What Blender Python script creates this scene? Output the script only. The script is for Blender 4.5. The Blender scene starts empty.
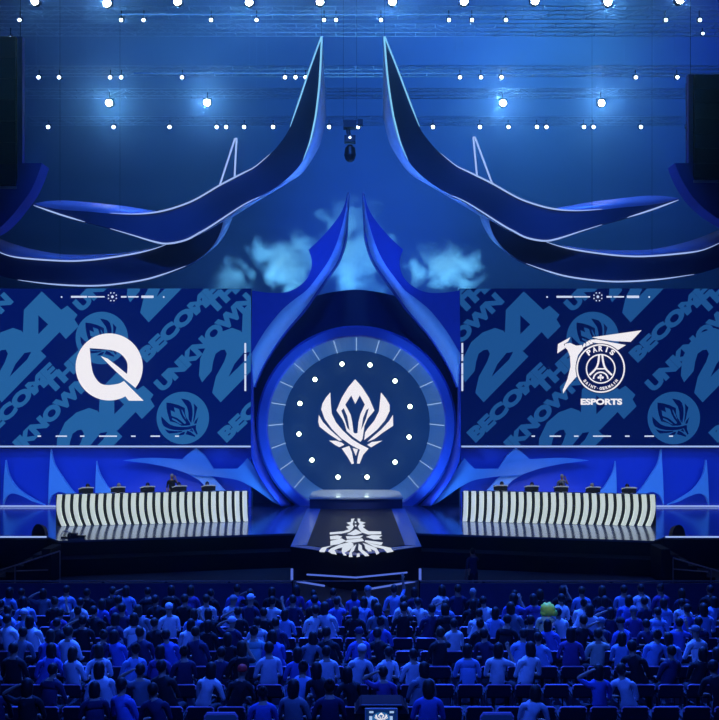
import bpy, bmesh, math, random
from mathutils import Vector, Matrix
from mathutils.geometry import tessellate_polygon

random.seed(7)
R = math.radians
C = bpy.context.scene.collection
F, CX, HY, CZ = 960.0, 356.0, 400.0, 6.5      # focal length in px, principal point, camera height
HAZE = .0012
DECK = 1.2                                     # stage floor height


def W(px, py, d):
    return Vector(((px - CX) / F * d, d, CZ - (py - HY) / F * d))


# ------------------------------------------------------------------ materials
def lin(c):
    return tuple(((v / 255) / 12.92 if v / 255 <= .04045 else ((v / 255 + .055) / 1.055) ** 2.4) for v in c)


def pmat(name, col, rough=.6, metal=0., spec=.5, noise=0., nscale=3., emis=None, es=0., bump=0.):
    m = bpy.data.materials.new(name)
    m.use_nodes = True
    nt = m.node_tree
    b = nt.nodes['Principled BSDF']
    b.inputs['Base Color'].default_value = (*col, 1)
    b.inputs['Roughness'].default_value = rough
    b.inputs['Metallic'].default_value = metal
    b.inputs['Specular IOR Level'].default_value = spec
    if noise or bump:
        tc = nt.nodes.new('ShaderNodeTexCoord')
        n = nt.nodes.new('ShaderNodeTexNoise')
        n.inputs['Scale'].default_value = nscale
        n.inputs['Detail'].default_value = 4
        nt.links.new(tc.outputs['Object'], n.inputs['Vector'])
        if noise:
            mx = nt.nodes.new('ShaderNodeMix')
            mx.data_type = 'RGBA'
            mx.inputs['A'].default_value = (*[max(0, v * (1 - noise)) for v in col], 1)
            mx.inputs['B'].default_value = (*[min(1, v * (1 + noise)) for v in col], 1)
            nt.links.new(n.outputs['Fac'], mx.inputs['Factor'])
            nt.links.new(mx.outputs['Result'], b.inputs['Base Color'])
        if bump:
            bp = nt.nodes.new('ShaderNodeBump')
            bp.inputs['Strength'].default_value = bump
            nt.links.new(n.outputs['Fac'], bp.inputs['Height'])
            nt.links.new(bp.outputs['Normal'], b.inputs['Normal'])
    if emis:
        b.inputs['Emission Color'].default_value = (*emis, 1)
        b.inputs['Emission Strength'].default_value = es
    return m


def emat(name, rgb255, s=1.0):
    """something that gives off light: LED picture, lamp lens, tube"""
    return pmat(name, (.01, .01, .01), rough=.7, spec=0., emis=lin(rgb255), es=s)


M = {}
M['drape'] = pmat('drape', (.42, .46, .55), .9, noise=.25, nscale=.12, spec=.1)
M['hall'] = pmat('hall_wall', (.03, .04, .08), .9, noise=.2)
M['concrete'] = pmat('concrete', (.018, .022, .045), .75, noise=.3, nscale=2)
M['deck'] = pmat('stage_gloss', (.16, .22, .50), .15, metal=.65, spec=.7, noise=.15, nscale=1.2)
M['platform'] = pmat('platform_gloss', (.62, .66, .68), .2, spec=.8, noise=.1)
M['blueband'] = pmat('runway_edge', (.08, .22, .75), .25, spec=.6, noise=.1)
M['black'] = pmat('black_paint', (.003, .005, .015), .7, spec=.2, noise=.3)
M['fascia'] = pmat('stage_fascia', (.004, .006, .013), .75, spec=.15, noise=.3, nscale=5)
M['wallblue'] = pmat('blue_panel', (.10, .13, .62), .55, spec=.2, noise=.12, nscale=.6)
M['swoosh'] = pmat('pale_panel', (.34, .50, .70), .5, spec=.3, noise=.08)
M['fin'] = pmat('fin_panel', (.62, .82, .92), .5, spec=.3, noise=.05)
M['swoosh2'] = pmat('paler_panel', (.45, .70, .95), .5, spec=.3, noise=.05)
M['navy'] = pmat('navy_panel', (.035, .045, .14), .7, spec=.2, noise=.2, nscale=.5)
M['sail'] = pmat('sail_face', (.05, .07, .15), .6, spec=.2, noise=.2, nscale=.4)
M['sailtop'] = pmat('sail_flange', (.40, .45, .70), .4, spec=.4, noise=.35, nscale=.5)
M['sailedge'] = pmat('sail_edge', (.55, .62, .80), .4, spec=.4, noise=.1)
M['spire'] = pmat('spire_face', (.09, .11, .50), .5, spec=.25, noise=.1)
M['ring'] = pmat('ring_face', (.14, .20, .68), .4, spec=.3, noise=.05)
M['truss'] = pmat('truss_metal', (.55, .60, .7), .5, metal=.1, noise=.2)
M['rail'] = pmat('rail_metal', (.45, .45, .5), .35, metal=.6, noise=.1)
M['barrier'] = pmat('barrier_panel', (.05, .06, .16), .7, noise=.3)
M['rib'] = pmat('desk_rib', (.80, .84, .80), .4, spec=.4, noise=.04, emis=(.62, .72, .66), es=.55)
M['plastic'] = pmat('black_plastic', (.012, .013, .016), .4, noise=.1)
M['white'] = pmat('white_plastic', (.75, .78, .78), .4, noise=.05)
M['chair'] = pmat('seat_fabric', (.010, .011, .03), .75, noise=.3, nscale=20)
M['chairhighlight'] = pmat('seat_top_highlight', (.75, .45, .75), .35, spec=.6, noise=.1)
M['chairleg'] = pmat('seat_metal', (.05, .05, .08), .4, metal=.5, noise=.1)
M['palecover'] = pmat('pale_cover', (.30, .42, .46), .7, noise=.1)
M['skin'] = pmat('skin', (.42, .26, .19), .6, noise=.08, nscale=9)
M['eye'] = pmat('eye', (.02, .02, .02), .3, noise=.1)
M['trousers'] = pmat('dark_trousers', (.015, .017, .03), .85, noise=.3, nscale=12)
M['shoe'] = pmat('shoe', (.05, .05, .06), .6, noise=.1)
M['hairdark'] = pmat('dark_hair', (.008, .007, .010), .6, noise=.4, nscale=30)
M['hairbrown'] = pmat('brown_hair', (.03, .018, .012), .6, noise=.4, nscale=30)
M['hairpale'] = pmat('pale_hair', (.35, .33, .32), .6, noise=.3, nscale=30)
M['lens'] = emat('lamp_lens', (255, 255, 235), 60)
M['lensblue'] = emat('small_lamp_lens', (190, 215, 255), 9)
M['tube'] = emat('light_line', (160, 188, 248), 1.0)
M['tubecy'] = emat('light_line_cyan', (130, 205, 250), 1.0)
M['tubedim'] = emat('light_line_dim', (90, 120, 235), .8)
M['strip'] = emat('truss_strip', (70, 135, 225), .75)
M['trussled'] = emat('portal_lights', (170, 205, 250), .9)
M['spot'] = emat('portal_lamp', (225, 255, 235), 5.)
M['scr_bg'] = emat('screen_navy', (3, 20, 92), 1)
M['scr_bg2'] = emat('screen_dark_navy', (2, 14, 74), 1)
M['scr_pat'] = emat('screen_steel_blue', (36, 96, 158), 1)
M['scr_pat2'] = emat('screen_slate_blue', (28, 80, 142), 1)
M['scr_white'] = emat('screen_white', (240, 238, 246), 1.0)
M['scr_tick'] = emat('screen_pale', (205, 220, 250), 1)
M['disc'] = pmat('disc_navy', (.03, .05, .06), .6, spec=.15, emis=lin((9, 38, 92)), es=1)
M['tunnel'] = pmat('tunnel_panel', (.10, .18, .34), .6, spec=.2, noise=.06, emis=lin((40, 92, 160)), es=.5)
M['runled'] = pmat('runway_led', (.003, .004, .012), .45, spec=.08, noise=.2, emis=lin((4, 12, 44)), es=.8)
M['runwhite'] = emat('runway_white', (215, 225, 240), 1)
M['stagelogo'] = emat('fohscreen', (60, 120, 200), 1)

SHIRT = {}
for nm, c in dict(pale=(.78, .80, .86), white=(.62, .66, .78), sky=(.28, .42, .78), blue=(.10, .16, .60),
                  navy=(.02, .026, .09), black=(.008, .009, .016), grey=(.20, .22, .28), teal=(.25, .48, .50),
                  sand=(.55, .55, .45), neon=(.55, 1.0, .10), violet=(.10, .07, .30)).items():
    SHIRT[nm] = pmat('cloth_' + nm, c, .85, noise=.15, nscale=14)
M['redcap'] = pmat('red_cap', (.85, .03, .03), .7, noise=.1, emis=None)
SHIRT['neon'].node_tree.nodes['Principled BSDF'].inputs['Roughness'].default_value = .6


# ------------------------------------------------------------------ object helpers
def tag(o, label=None, cat=None, group=None, kind=None):
    if label:
        o['label'] = label
    if cat:
        o['category'] = cat
    if group:
        o['group'] = group
    if kind:
        o['kind'] = kind
    return o


def empty(name, loc=(0, 0, 0), rz=0.):
    o = bpy.data.objects.new(name, None)
    o.empty_display_size = .2
    C.objects.link(o)
    o.location = loc
    o.rotation_euler = (0, 0, rz)
    return o


def obj(name, verts, faces, mats, parent=None, mi=None, smooth=False, origin=None):
    """world-coordinate mesh; origin: place the object's origin there"""
    if not isinstance(mats, (list, tuple)):
        mats = [mats]
    org = Vector(origin) if origin is not None else Vector((0, 0, 0))
    me = bpy.data.meshes.new(name)
    me.from_pydata([tuple(Vector(v) - org) for v in verts], [], faces)
    for m in mats:
        me.materials.append(m)
    if mi:
        me.polygons.foreach_set('material_index', mi)
    if smooth:
        me.polygons.foreach_set('use_smooth', [True] * len(me.polygons))
    me.update()
    o = bpy.data.objects.new(name, me)
    C.objects.link(o)
    o.location = org
    if parent is not None:
        pl = parent.location if parent.parent is None else Vector((0, 0, 0))
        # parents are only translated/rotated empties or meshes at a known spot
        bpy_parent(o, parent)
    return o


def world_of(o):
    m = Matrix.LocRotScale(o.location, o.rotation_euler, o.scale)
    return (world_of(o.parent) @ o.matrix_parent_inverse @ m) if o.parent else m


def bpy_parent(o, parent):
    """keep world placement: rewrite location relative to the parent"""
    pw = world_of(parent)
    o.parent = parent
    o.matrix_local = pw.inverted() @ Matrix.LocRotScale(o.location, o.rotation_euler, o.scale)


class MB:
    def __init__(s):
        s.v, s.f, s.m = [], [], []

    def add(s, v, f, m=0):
        b = len(s.v)
        s.v += [Vector(p) for p in v]
        s.f += [tuple(i + b for i in q) for q in f]
        s.m += [m] * len(f)
        return s

    def box(s, c, size, m=0, rz=0., taper=1.):
        x, y, z = size[0] / 2, size[1] / 2, size[2] / 2
        pts = []
        for sz in (-1, 1):
            t = taper if sz > 0 else 1
            for sx, sy in ((-1, -1), (1, -1), (1, 1), (-1, 1)):
                p = Vector((sx * x * t, sy * y * t, sz * z))
                if rz:
                    p.rotate(Matrix.Rotation(rz, 3, 'Z'))
                pts.append(p + Vector(c))
        return s.add(pts, [(3, 2, 1, 0), (4, 5, 6, 7), (0, 1, 5, 4), (1, 2, 6, 5), (2, 3, 7, 6), (3, 0, 4, 7)], m)

    def bar(s, a, b, r, m=0, n=6):
        return s.tube([a, b], r, m, n)

    def tube(s, pts, r, m=0, n=6):
        pts = [Vector(p) for p in pts]
        vs, fs = [], []
        for i, p in enumerate(pts):
            t = (pts[min(i + 1, len(pts) - 1)] - pts[max(i - 1, 0)]).normalized()
            up = Vector((0, 1, 0)) if abs(t.y) < .9 else Vector((0, 0, 1))
            a = t.cross(up).normalized()
            b = t.cross(a)
            rr = r[i] if isinstance(r, (list, tuple)) else r
            for k in range(n):
                q = 2 * math.pi * k / n
                vs.append(p + (a * math.cos(q) + b * math.sin(q)) * rr)
        for i in range(len(pts) - 1):
            for k in range(n):
                fs.append((i * n + k, i * n + (k + 1) % n, (i + 1) * n + (k + 1) % n, (i + 1) * n + k))
        fs.append(tuple(range(n))[::-1])
        fs.append(tuple((len(pts) - 1) * n + k for k in range(n)))
        return s.add(vs, fs, m)

    def lathe(s, c, prof, axis='Z', n=16, m=0):
        """prof: (radius, height) pairs along the axis"""
        vs, fs = [], []
        for r, h in prof:
            for k in range(n):
                q = 2 * math.pi * k / n
                x, y = r * math.cos(q), r * math.sin(q)
                p = {'Z': (x, y, h), 'Y': (x, h, y), 'X': (h, x, y)}[axis]
                vs.append(Vector(c) + Vector(p))
        for i in range(len(prof) - 1):
            for k in range(n):
                fs.append((i * n + k, i * n + (k + 1) % n, (i + 1) * n + (k + 1) % n, (i + 1) * n + k))
        fs.append(tuple(range(n))[::-1])
        fs.append(tuple((len(prof) - 1) * n + k for k in range(n)))
        return s.add(vs, fs, m)

    def ball(s, c, rad, m=0, nu=12, nv=8, fn=None):
        vs, fs = [], []
        for j in range(nv + 1):
            th = math.pi * j / nv
            for i in range(nu):
                ph = 2 * math.pi * i / nu
                p = Vector((math.sin(th) * math.cos(ph) * rad[0], math.sin(th) * math.sin(ph) * rad[1], math.cos(th) * rad[2]))
                if fn:
                    p = fn(p)
                vs.append(p + Vector(c))
        for j in range(nv):
            for i in range(nu):
                fs.append((j * nu + i, (j + 1) * nu + i, (j + 1) * nu + (i + 1) % nu, j * nu + (i + 1) % nu))
        return s.add(vs, fs, m)

    def prism(s, front, back, m=0, caps=True):
        n = len(front)
        vs = list(front) + list(back)
        fs = [(i, (i + 1) % n, n + (i + 1) % n, n + i) for i in range(n)]
        if caps:
            fs += [tuple(range(n))[::-1], tuple(range(n, 2 * n))]
        return s.add(vs, fs, m)

    def build(s, name, mats, parent=None, smooth=False, origin=None):
        return obj(name, s.v, s.f, mats, parent, s.m, smooth, origin)


def cr(pts, k=6):
    """smooth curve through the traced points"""
    out = []
    n = len(pts)
    for i in range(n - 1):
        p0, p1, p2, p3 = pts[max(i - 1, 0)], pts[i], pts[i + 1], pts[min(i + 2, n - 1)]
        for j in range(k):
            t = j / k
            out.append(tuple(.5 * (2 * b + (c - a) * t + (2 * a - 5 * b + 4 * c - d) * t * t + (3 * b - a - 3 * c + d) * t ** 3)
                             for a, b, c, d in zip(p0, p1, p2, p3)))
    out.append(tuple(pts[-1]))
    return out


def resample(pts, n):
    L = [0]
    for a, b in zip(pts, pts[1:]):
        L.append(L[-1] + math.hypot(b[0] - a[0], b[1] - a[1]))
    out, j = [], 0
    for i in range(n):
        t = L[-1] * i / (n - 1)
        while j < len(L) - 2 and L[j + 1] < t:
            j += 1
        u = (t - L[j]) / max(1e-9, L[j + 1] - L[j])
        out.append((pts[j][0] + (pts[j + 1][0] - pts[j][0]) * u, pts[j][1] + (pts[j + 1][1] - pts[j][1]) * u))
    return out


def mir(pts, ax=356.):
    return [(2 * ax - x, y) for x, y in pts]


def msail(pts):
    out = []
    for x, y in pts:
        ax = 353 + 3 * min(1, max(0, (y - 40) / 150))
        x2 = 2 * ax - x
        out.append((x2, y - 4.5 * max(0, (x2 - 400)) / 236))
    return out


def panel(name, pts, d, depth, mat, parent=None):
    fr = [W(x, y, d) for x, y in pts]
    bk = [p + Vector((0, depth, 0)) for p in fr]
    return MB().prism(fr, bk).build(name, mat, parent)


def ribbon(name, A, dA, B, dB, mat, parent=None, n=40, thick=.06, smooth=True):
    a, b = resample(A, n), resample(B, n)
    va, vb = [W(x, y, dA) for x, y in a], [W(x, y, dB) for x, y in b]
    o = obj(name, va + vb, [(i, i + 1, n + i + 1, n + i) for i in range(n - 1)], mat, parent, smooth=smooth)
    md = o.modifiers.new('thick', 'SOLIDIFY')
    md.thickness = thick
    md.offset = 0
    return o


# ------------------------------------------------------------------ flat graphics on LED surfaces
class Art:
    """triangles in picture-plane units of one screen, clipped to its rectangle"""

    def __init__(s, rect=None):
        s.layers, s.rect = [], rect           # (tris, material index, lift)

    def poly(s, outer, m, lift=1, holes=()):
        loops = [[Vector((x, y, 0)) for x, y in l] for l in [outer, *holes]]
        flat = [(p.x, p.y) for l in loops for p in l]
        s.layers.append(([[flat[i] for i in t] for t in tessellate_polygon(loops)], m, lift))

    def tris(s, tris, m, lift=1):
        s.layers.append((tris, m, lift))

    def rectg(s, x0, y0, x1, y1, m, lift=1):
        s.poly([(x0, y0), (x1, y0), (x1, y1), (x0, y1)], m, lift)

    def disc(s, c, r, m, lift=1, n=40, hole=None):
        ring = [(c[0] + r * math.cos(2 * math.pi * k / n), c[1] + r * math.sin(2 * math.pi * k / n)) for k in range(n)]
        h = [[(c[0] + hole * math.cos(2 * math.pi * k / n), c[1] + hole * math.sin(2 * math.pi * k / n)) for k in range(n)]] if hole else []
        s.poly(ring, m, lift, h)

    def stroke(s, pts, w, m, lift=1):
        for (x0, y0), (x1, y1) in zip(pts, pts[1:]):
            L = math.hypot(x1 - x0, y1 - y0) or 1
            nx, ny = -(y1 - y0) / L * w / 2, (x1 - x0) / L * w / 2
            s.poly([(x0 + nx, y0 + ny), (x1 + nx, y1 + ny), (x1 - nx, y1 - ny), (x0 - nx, y0 - ny)], m, lift)

    def text(s, body, p0, p1, h, m, lift=1, bold=.03):
        """capitals fitted on the baseline p0 -> p1 with cap height h"""
        tr = text_tris(body, bold)
        xs = [p[0] for t in tr for p in t]
        ys = [p[1] for t in tr for p in t]
        x0, x1, y0, y1 = min(xs), max(xs), min(ys), max(ys)
        ux, uy = p1[0] - p0[0], p1[1] - p0[1]
        L = math.hypot(ux, uy)
        nx, ny = uy / L * h, -ux / L * h                     # picture y points down: up is (uy,-ux)
        s.tris([[(p0[0] + ux * (x - x0) / (x1 - x0) + nx * (y - y0) / (y1 - y0),
                  p0[1] + uy * (x - x0) / (x1 - x0) + ny * (y - y0) / (y1 - y0)) for x, y in t] for t in tr], m, lift)

    def build(s, name, mats, to_world, parent=None, step=.012, only=None):
        allv, allf, allm = [], [], []
        for tris, m, lift in s.layers:
            bm = bmesh.new()
            for t in tris:
                try:
                    bm.faces.new([bm.verts.new((x, y, 0)) for x, y in t])
                except ValueError:
                    pass
            if s.rect:
                x0, y0, x1, y1 = s.rect
                for co, no in (((x0, 0, 0), (-1, 0, 0)), ((x1, 0, 0), (1, 0, 0)), ((0, y0, 0), (0, -1, 0)), ((0, y1, 0), (0, 1, 0))):
                    bmesh.ops.bisect_plane(bm, geom=bm.verts[:] + bm.edges[:] + bm.faces[:], plane_co=co, plane_no=no, clear_outer=True)
            bm.verts.index_update()
            b = len(allv)
            allv += [to_world(v.co.x, v.co.y, lift * step) for v in bm.verts]
            for f in bm.faces:
                allf.append(tuple(b + v.index for v in f.verts))
                allm.append(m)
            bm.free()
        return obj(name, allv, allf, mats, parent, allm)


_tc = {}


def text_tris(body, bold):
    if (body, bold) in _tc:
        return _tc[(body, bold)]
    cu = bpy.data.curves.new('t', 'FONT')
    cu.body = body
    cu.size = 1
    cu.offset = bold
    cu.resolution_u = 4
    cu.space_character = 1.0
    o = bpy.data.objects.new('t', cu)
    C.objects.link(o)
    dg = bpy.context.evaluated_depsgraph_get()
    me = o.evaluated_get(dg).to_mesh()
    me.calc_loop_triangles()
    tr = [[(me.vertices[i].co.x, me.vertices[i].co.y) for i in t.vertices] for t in me.loop_triangles]
    o.evaluated_get(dg).to_mesh_clear()
    bpy.data.objects.remove(o)
    bpy.data.curves.remove(cu)
    _tc[(body, bold)] = tr
    return tr


# the flower emblem, traced, in units where its centre is 0,0 and x spans about -1..1
_E = [([(345, 48), (395, 105), (450, 190), (490, 285), (440, 345), (415, 400), (400, 500), (385, 522), (330, 485), (280, 440), (265, 385), (245, 345), (203, 285), (245, 185), (295, 105)],
       [[(315, 170), (345, 235), (380, 170), (418, 240), (385, 310), (370, 370), (362, 455), (345, 458), (332, 450), (322, 370), (310, 315), (270, 240)],
        [(240, 285), (258, 268), (285, 330), (303, 435), (285, 415), (270, 365)], [(448, 268), (430, 280), (405, 340), (390, 430), (405, 400), (425, 350)]]),
      ([(157, 148), (160, 230), (168, 310), (200, 375), (250, 435), (320, 500), (380, 538), (447, 572), (405, 620), (378, 687), (358, 685), (366, 630), (380, 580), (320, 550), (240, 495), (170, 425), (115, 350), (88, 275), (98, 230), (125, 185)], []),
      ([(70, 318), (100, 370), (160, 435), (245, 510), (225, 514), (150, 465), (75, 407), (66, 370)], []),
      ([(148, 512), (200, 513), (245, 528), (264, 543), (225, 562), (190, 543)], []),
      ([(243, 572), (300, 552), (320, 600), (335, 685), (318, 690), (290, 640)], []),
      ([(325, 568), (366, 578), (350, 628), (338, 600)], []),
      ([(540, 148), (575, 190), (605, 240), (605, 290), (570, 360), (510, 430), (450, 480), (413, 508), (420, 450), (440, 420), (490, 360), (525, 290), (532, 220)], []),
      ([(630, 318), (632, 400), (560, 447), (490, 500), (436, 522), (470, 490), (540, 430), (600, 365)], []),
      ([(550, 512), (500, 542), (465, 563), (436, 545), (470, 523), (510, 518)], [])]
EMBLEM = [([((x - 348) / 282, (y - 370) / 282) for x, y in o], [[((x - 348) / 282, (y - 370) / 282) for x, y in h] for h in hs]) for o, hs in _E]


def emblem(art, c, r, ang, m, lift):
    ca, sa = math.cos(ang), math.sin(ang)
    tf = lambda l: [(c[0] + r * (x * ca - y * sa), c[1] + r * (x * sa + y * ca)) for x, y in l]
    for o, hs in EMBLEM:
        art.poly(tf(o), m, lift, [tf(h) for h in hs])


# ------------------------------------------------------------------ the hall
def struct(name, mb, mat, parent=None, **k):
    o = mb.build(name, mat, parent, **k)
    if parent is None:
        o['kind'] = 'structure'
    return o


struct('floor', MB().box((0, 38, -.15), (64, 76, .3)), M['concrete'])
struct('wall_back', MB().box((0, 72.3, 20), (64, .6, 40)), M['drape'])
struct('wall_left', MB().box((-31.7, 38, 20), (.6, 76, 40)), M['hall'])
struct('wall_right', MB().box((31.7, 38, 20), (.6, 76, 40)), M['hall'])
struct('wall_front', MB().box((0, .3, 20), (64, .6, 40)), M['hall'])
struct('ceiling', MB().box((0, 38, 40.3), (64, 76, .6)), M['hall'])

# ------------------------------------------------------------------ stage
half = [(20., 37.1), (13.9, 37.1), (11.9, 37.1), (11.2, 36.15), (8., 36.9), (5., 37.6), (2.36, 38.2)]
run_half = 2.36
out = [(-x, y) for x, y in half] + [(x, y) for x, y in half[::-1]]
outline = out + [(20, 56), (-20, 56)]
mb = MB()
mb.prism([Vector((x, y, DECK - .08)) for x, y in outline], [Vector((x, y, DECK)) for x, y in outline])
struct('floor_stage', mb, M['deck'])
ins = [(x, y + .06) for x, y in out] + [(20, 55.9), (-20, 55.9)]
mb = MB().prism([Vector((x, y, .0)) for x, y in ins], [Vector((x, y, DECK - .08)) for x, y in ins])
struct('wall_stage_front', mb, M['fascia'])
# lower curved tread of the stage front
tr = [(-x, y - .7) for x, y in half[3:]] + [(x, y - .7) for x, y in half[3:][::-1]]
tr = [p for p in tr if abs(p[0]) > 2.5]
for sgn, nm in ((-1, 'left'), (1, 'right')):
    pts = [(sgn * x, y - .9) for x, y in half[3:]]
    back = [(sgn * x, y + .02) for x, y in half[3:]][::-1]
    loop = pts + back
    tagt = MB().prism([Vector((x, y, 0)) for x, y in loop], [Vector((x, y, .62)) for x, y in loop])
    struct('trim_stage_step_' + nm, tagt, M['fascia'])

# runway
rw = empty('runway', (0, 40, 0))
tag(rw, 'runway of glossy black picture floor with bright blue borders pointing at the audience', 'runway')
ro = [(-2.36, 46.6), (-2.36, 34.6), (0, 32.6), (2.36, 34.6), (2.36, 46.6)]
MB().prism([Vector((x, y, 0)) for x, y in ro], [Vector((x, y, DECK + .01)) for x, y in ro]).build('plinth', M['fascia'], rw)
ri = [(-1.72, 46.6), (-1.78, 34.95), (0, 33.35), (1.78, 34.95), (1.72, 46.6)]
mb = MB()
for s in (-1, 1):
    q = [(s * 2.36, 46.6), (s * 2.36, 34.6), (s * 1.78, 34.95), (s * 1.72, 46.6)]
    mb.prism([Vector((x, y, DECK + .008)) for x, y in q], [Vector((x, y, DECK + .03)) for x, y in q])
    q = [(s * 2.36, 34.6), (0, 32.6), (0, 33.1), (s * 1.78, 34.75)]
    mb.prism([Vector((x, y, DECK + .008)) for x, y in q], [Vector((x, y, DECK + .03)) for x, y in q])
mb.build('blue_border', M['blueband'], rw)
MB().prism([Vector((x, y, DECK + .01)) for x, y in ri], [Vector((x, y, DECK + .026)) for x, y in ri]).build('picture_floor', M['runled'], rw)
# white wavy picture on the runway floor (photo crop coordinates -> floor)
art = Art()
cc = lambda x, y: (315 + x / 8.459, 510 + y / 8.459)


def on_floor(px, py, lift=0):
    d = (CZ - DECK - .03) * F / (py - HY)
    return Vector(((px - CX) / F * d, d, DECK + .03 + lift * .2))


shapes = [
    [(305, 75), (335, 72), (325, 95), (318, 120), (328, 140), (315, 165), (290, 185), (225, 200), (125, 208), (125, 190), (240, 180), (285, 165), (262, 142), (300, 130), (265, 108), (305, 100)],
    [(360, 72), (385, 75), (380, 95), (430, 108), (400, 120), (425, 135), (405, 145), (430, 165), (455, 180), (560, 182), (560, 205), (450, 208), (395, 190), (375, 165), (362, 140), (378, 118), (362, 100)],
    [(340, 165), (350, 165), (400, 195), (330, 215), (270, 205), (300, 190)],
    [(335, 95), (352, 100), (345, 112), (336, 108)], [(338, 122), (354, 128), (346, 142), (336, 136)],
    [(125, 222), (190, 215), (230, 225), (210, 245), (130, 250)], [(480, 212), (570, 215), (540, 235), (570, 248), (500, 250), (430, 228)],
    [(260, 222), (330, 222), (410, 215), (380, 240), (270, 245)], [(270, 252), (400, 240), (415, 262), (330, 275), (255, 272)],
    [(130, 262), (225, 240), (265, 262), (200, 290), (130, 300)], [(425, 255), (480, 262), (575, 275), (560, 298), (480, 285), (420, 270)],
    [(35, 345), (60, 318), (150, 300), (100, 322), (80, 358), (40, 355)],
    [(110, 350), (135, 325), (215, 290), (300, 270), (330, 290), (200, 325), (165, 340), (185, 378), (140, 370)],
    [(230, 318), (310, 290), (330, 300), (290, 340), (250, 362), (270, 385), (240, 385), (225, 350)],
    [(310, 320), (350, 290), (330, 345), (310, 362), (318, 398), (285, 398), (290, 365)],
    [(370, 285), (395, 300), (400, 335), (440, 365), (460, 388), (425, 392), (400, 368), (365, 335)],
    [(400, 278), (440, 290), (520, 322), (545, 365), (520, 378), (505, 345), (440, 318)],
    [(430, 275), (520, 295), (640, 320), (665, 352), (610, 362), (580, 330), (500, 312)],
    [(420, 300), (470, 330), (480, 350), (450, 350), (425, 325)], [(355, 370), (375, 368), (380, 395), (352, 400)]]
for sh in shapes:
    art.poly([cc(*p) for p in sh], 0)
art.build('white_picture', [M['runwhite']], on_floor, rw)
mb = MB()
mb.tube([W(307, 574.5, 33.8) + Vector((0, 0, 0)), Vector((0, 32.5, .49))], .03).build('light_line', M['tubedim'], rw)
MB().tube([Vector((0, 32.5, .49)), W(407, 572.5, 33.8)], .03).build('light_line', M['tubedim'], rw)
MB().tube([Vector((-2.1, 34.25, .03)), Vector((-1.1, 33.42, .03))], .035).build('light_line', M['tubedim'], rw)
MB().tube([Vector((.45, 32.85, .03)), Vector((2.1, 34.25, .03))], .035).build('light_line', M['tubedim'], rw)
for s in (-1, 1):
    MB().tube([Vector((s * 2.3, 34.45, .0)), Vector((s * 2.3, 34.45, .45))], .045).build('corner_light', M['tubedim'], rw)

# platform under the portal
pf = empty('platform', (0, 49, DECK))
tag(pf, 'low glossy grey platform stretching out of the round portal', 'platform')
q = [(-2.3, 46.8), (2.3, 46.8), (2.25, 51.0), (-2.25, 51.0)]
MB().prism([Vector((x, y, 1.66)) for x, y in q], [Vector((x, y, 1.74)) for x, y in q]).build('top', M['platform'], pf)
q = [(-2.26, 46.85), (2.26, 46.85), (2.2, 51.0), (-2.2, 51.0)]
MB().prism([Vector((x, y, DECK)) for x, y in q], [Vector((x, y, 1.66)) for x, y in q]).build('base', M['navy'], pf)

# back wall of the stage: blue panel under each screen
WD = 47.6
for sgn, nm in ((-1, 'left'), (1, 'right')):
    x0, x1 = (-21, -5.2) if sgn < 0 else (5.2, 21)
    struct('wall_stage_' + nm, MB().box(((x0 + x1) / 2, WD + .2, 2.65), (x1 - x0, .4, 2.9)), M['wallblue'])
    lo, hi = sorted((sgn * 20, sgn * 5.35))
    o = MB().tube([Vector((lo, WD - .1, DECK + .05)), Vector((hi, WD - .1, DECK + .05))], .03).build('floor_light_line', M['tube'])
    tag(o, f'thin glowing line along the foot of the blue wall on the {nm}', 'light line')
    lo, hi = sorted((sgn * 20, sgn * 11.95))
    o = MB().tube([Vector((lo, 37.06, DECK + .015)), Vector((hi, 37.06, DECK + .015))], .03).build('edge_light_line', M['tube'])
    tag(o, f'short glowing line along the stage front edge at the far {nm}', 'light line')
    lo, hi = sorted((sgn * 20, sgn * 5.15))
    o = MB().tube([Vector((lo, 46.9, W(0, 446.5, 46.9).z)), Vector((hi, 46.9, W(0, 446.5, 46.9).z))], .04).build('screen_light_line', M['tube'])
    tag(o, f'long glowing line under the lower edge of the {nm} screen', 'light line')

# decorative fins on that wall
fin1 = cr([(5.4, 460), (9, 476), (18, 489), (31, 498), (44.5, 505)], 5) + cr([(32.5, 501.5), (21.7, 496), (12.7, 493.5), (6.3, 496.5), (2.7, 505)], 4) + [(4, 476)]
fin2 = cr([(50.6, 449), (54, 463.5), (61.5, 476), (72, 490.6), (84, 500), (92, 505)], 5) + cr([(78, 499), (61.5, 492), (54, 494), (50.5, 498), (48, 505)], 4) + [(49, 476)]
fin3 = cr([(96.3, 461), (98.5, 471), (103, 480), (110, 490), (122, 500), (130, 505)], 5) + cr([(118, 501), (107, 496), (99, 495), (95, 505)], 4) + [(95.5, 478)]
names = [('leftmost small pale curved fin standing free on the blue wall', 'tallest pale curved fin beside the left end of the left desk', 'pale curved fin rising behind the left desk between two players'),
         ('rightmost small pale curved fin standing free on the blue wall', 'tallest pale curved fin beside the right end of the right desk', 'pale curved fin rising behind the right desk between two players')]
for side in (0, 1):
    for f, lb in zip((fin1, fin2, fin3), names[side]):
        g = mir(f) if side else f
        g = [(x, min(y, 505.4)) for x, y in g]
        o = panel('wall_fin', g, WD - .35, .22, M['fin'])
        tag(o, lb, 'wall fin', 'curved fins in front of the blue stage wall')
sw = cr([(123, 460.5), (149, 458), (182, 459.5)], 5) + cr([(188, 454), (196, 447.8)], 2) + cr([(205, 456), (213.5, 468.8)], 3) + [(237, 469)] + cr([(243, 463.5), (247.5, 458)], 2) + \
    cr([(252, 464), (262, 481), (279, 505)], 5) + cr([(273, 502), (262, 494), (250, 486), (237, 480), (219, 477), (211, 476)], 4) + cr([(190, 474.5), (170.6, 468), (149, 463.5)], 4)
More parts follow.
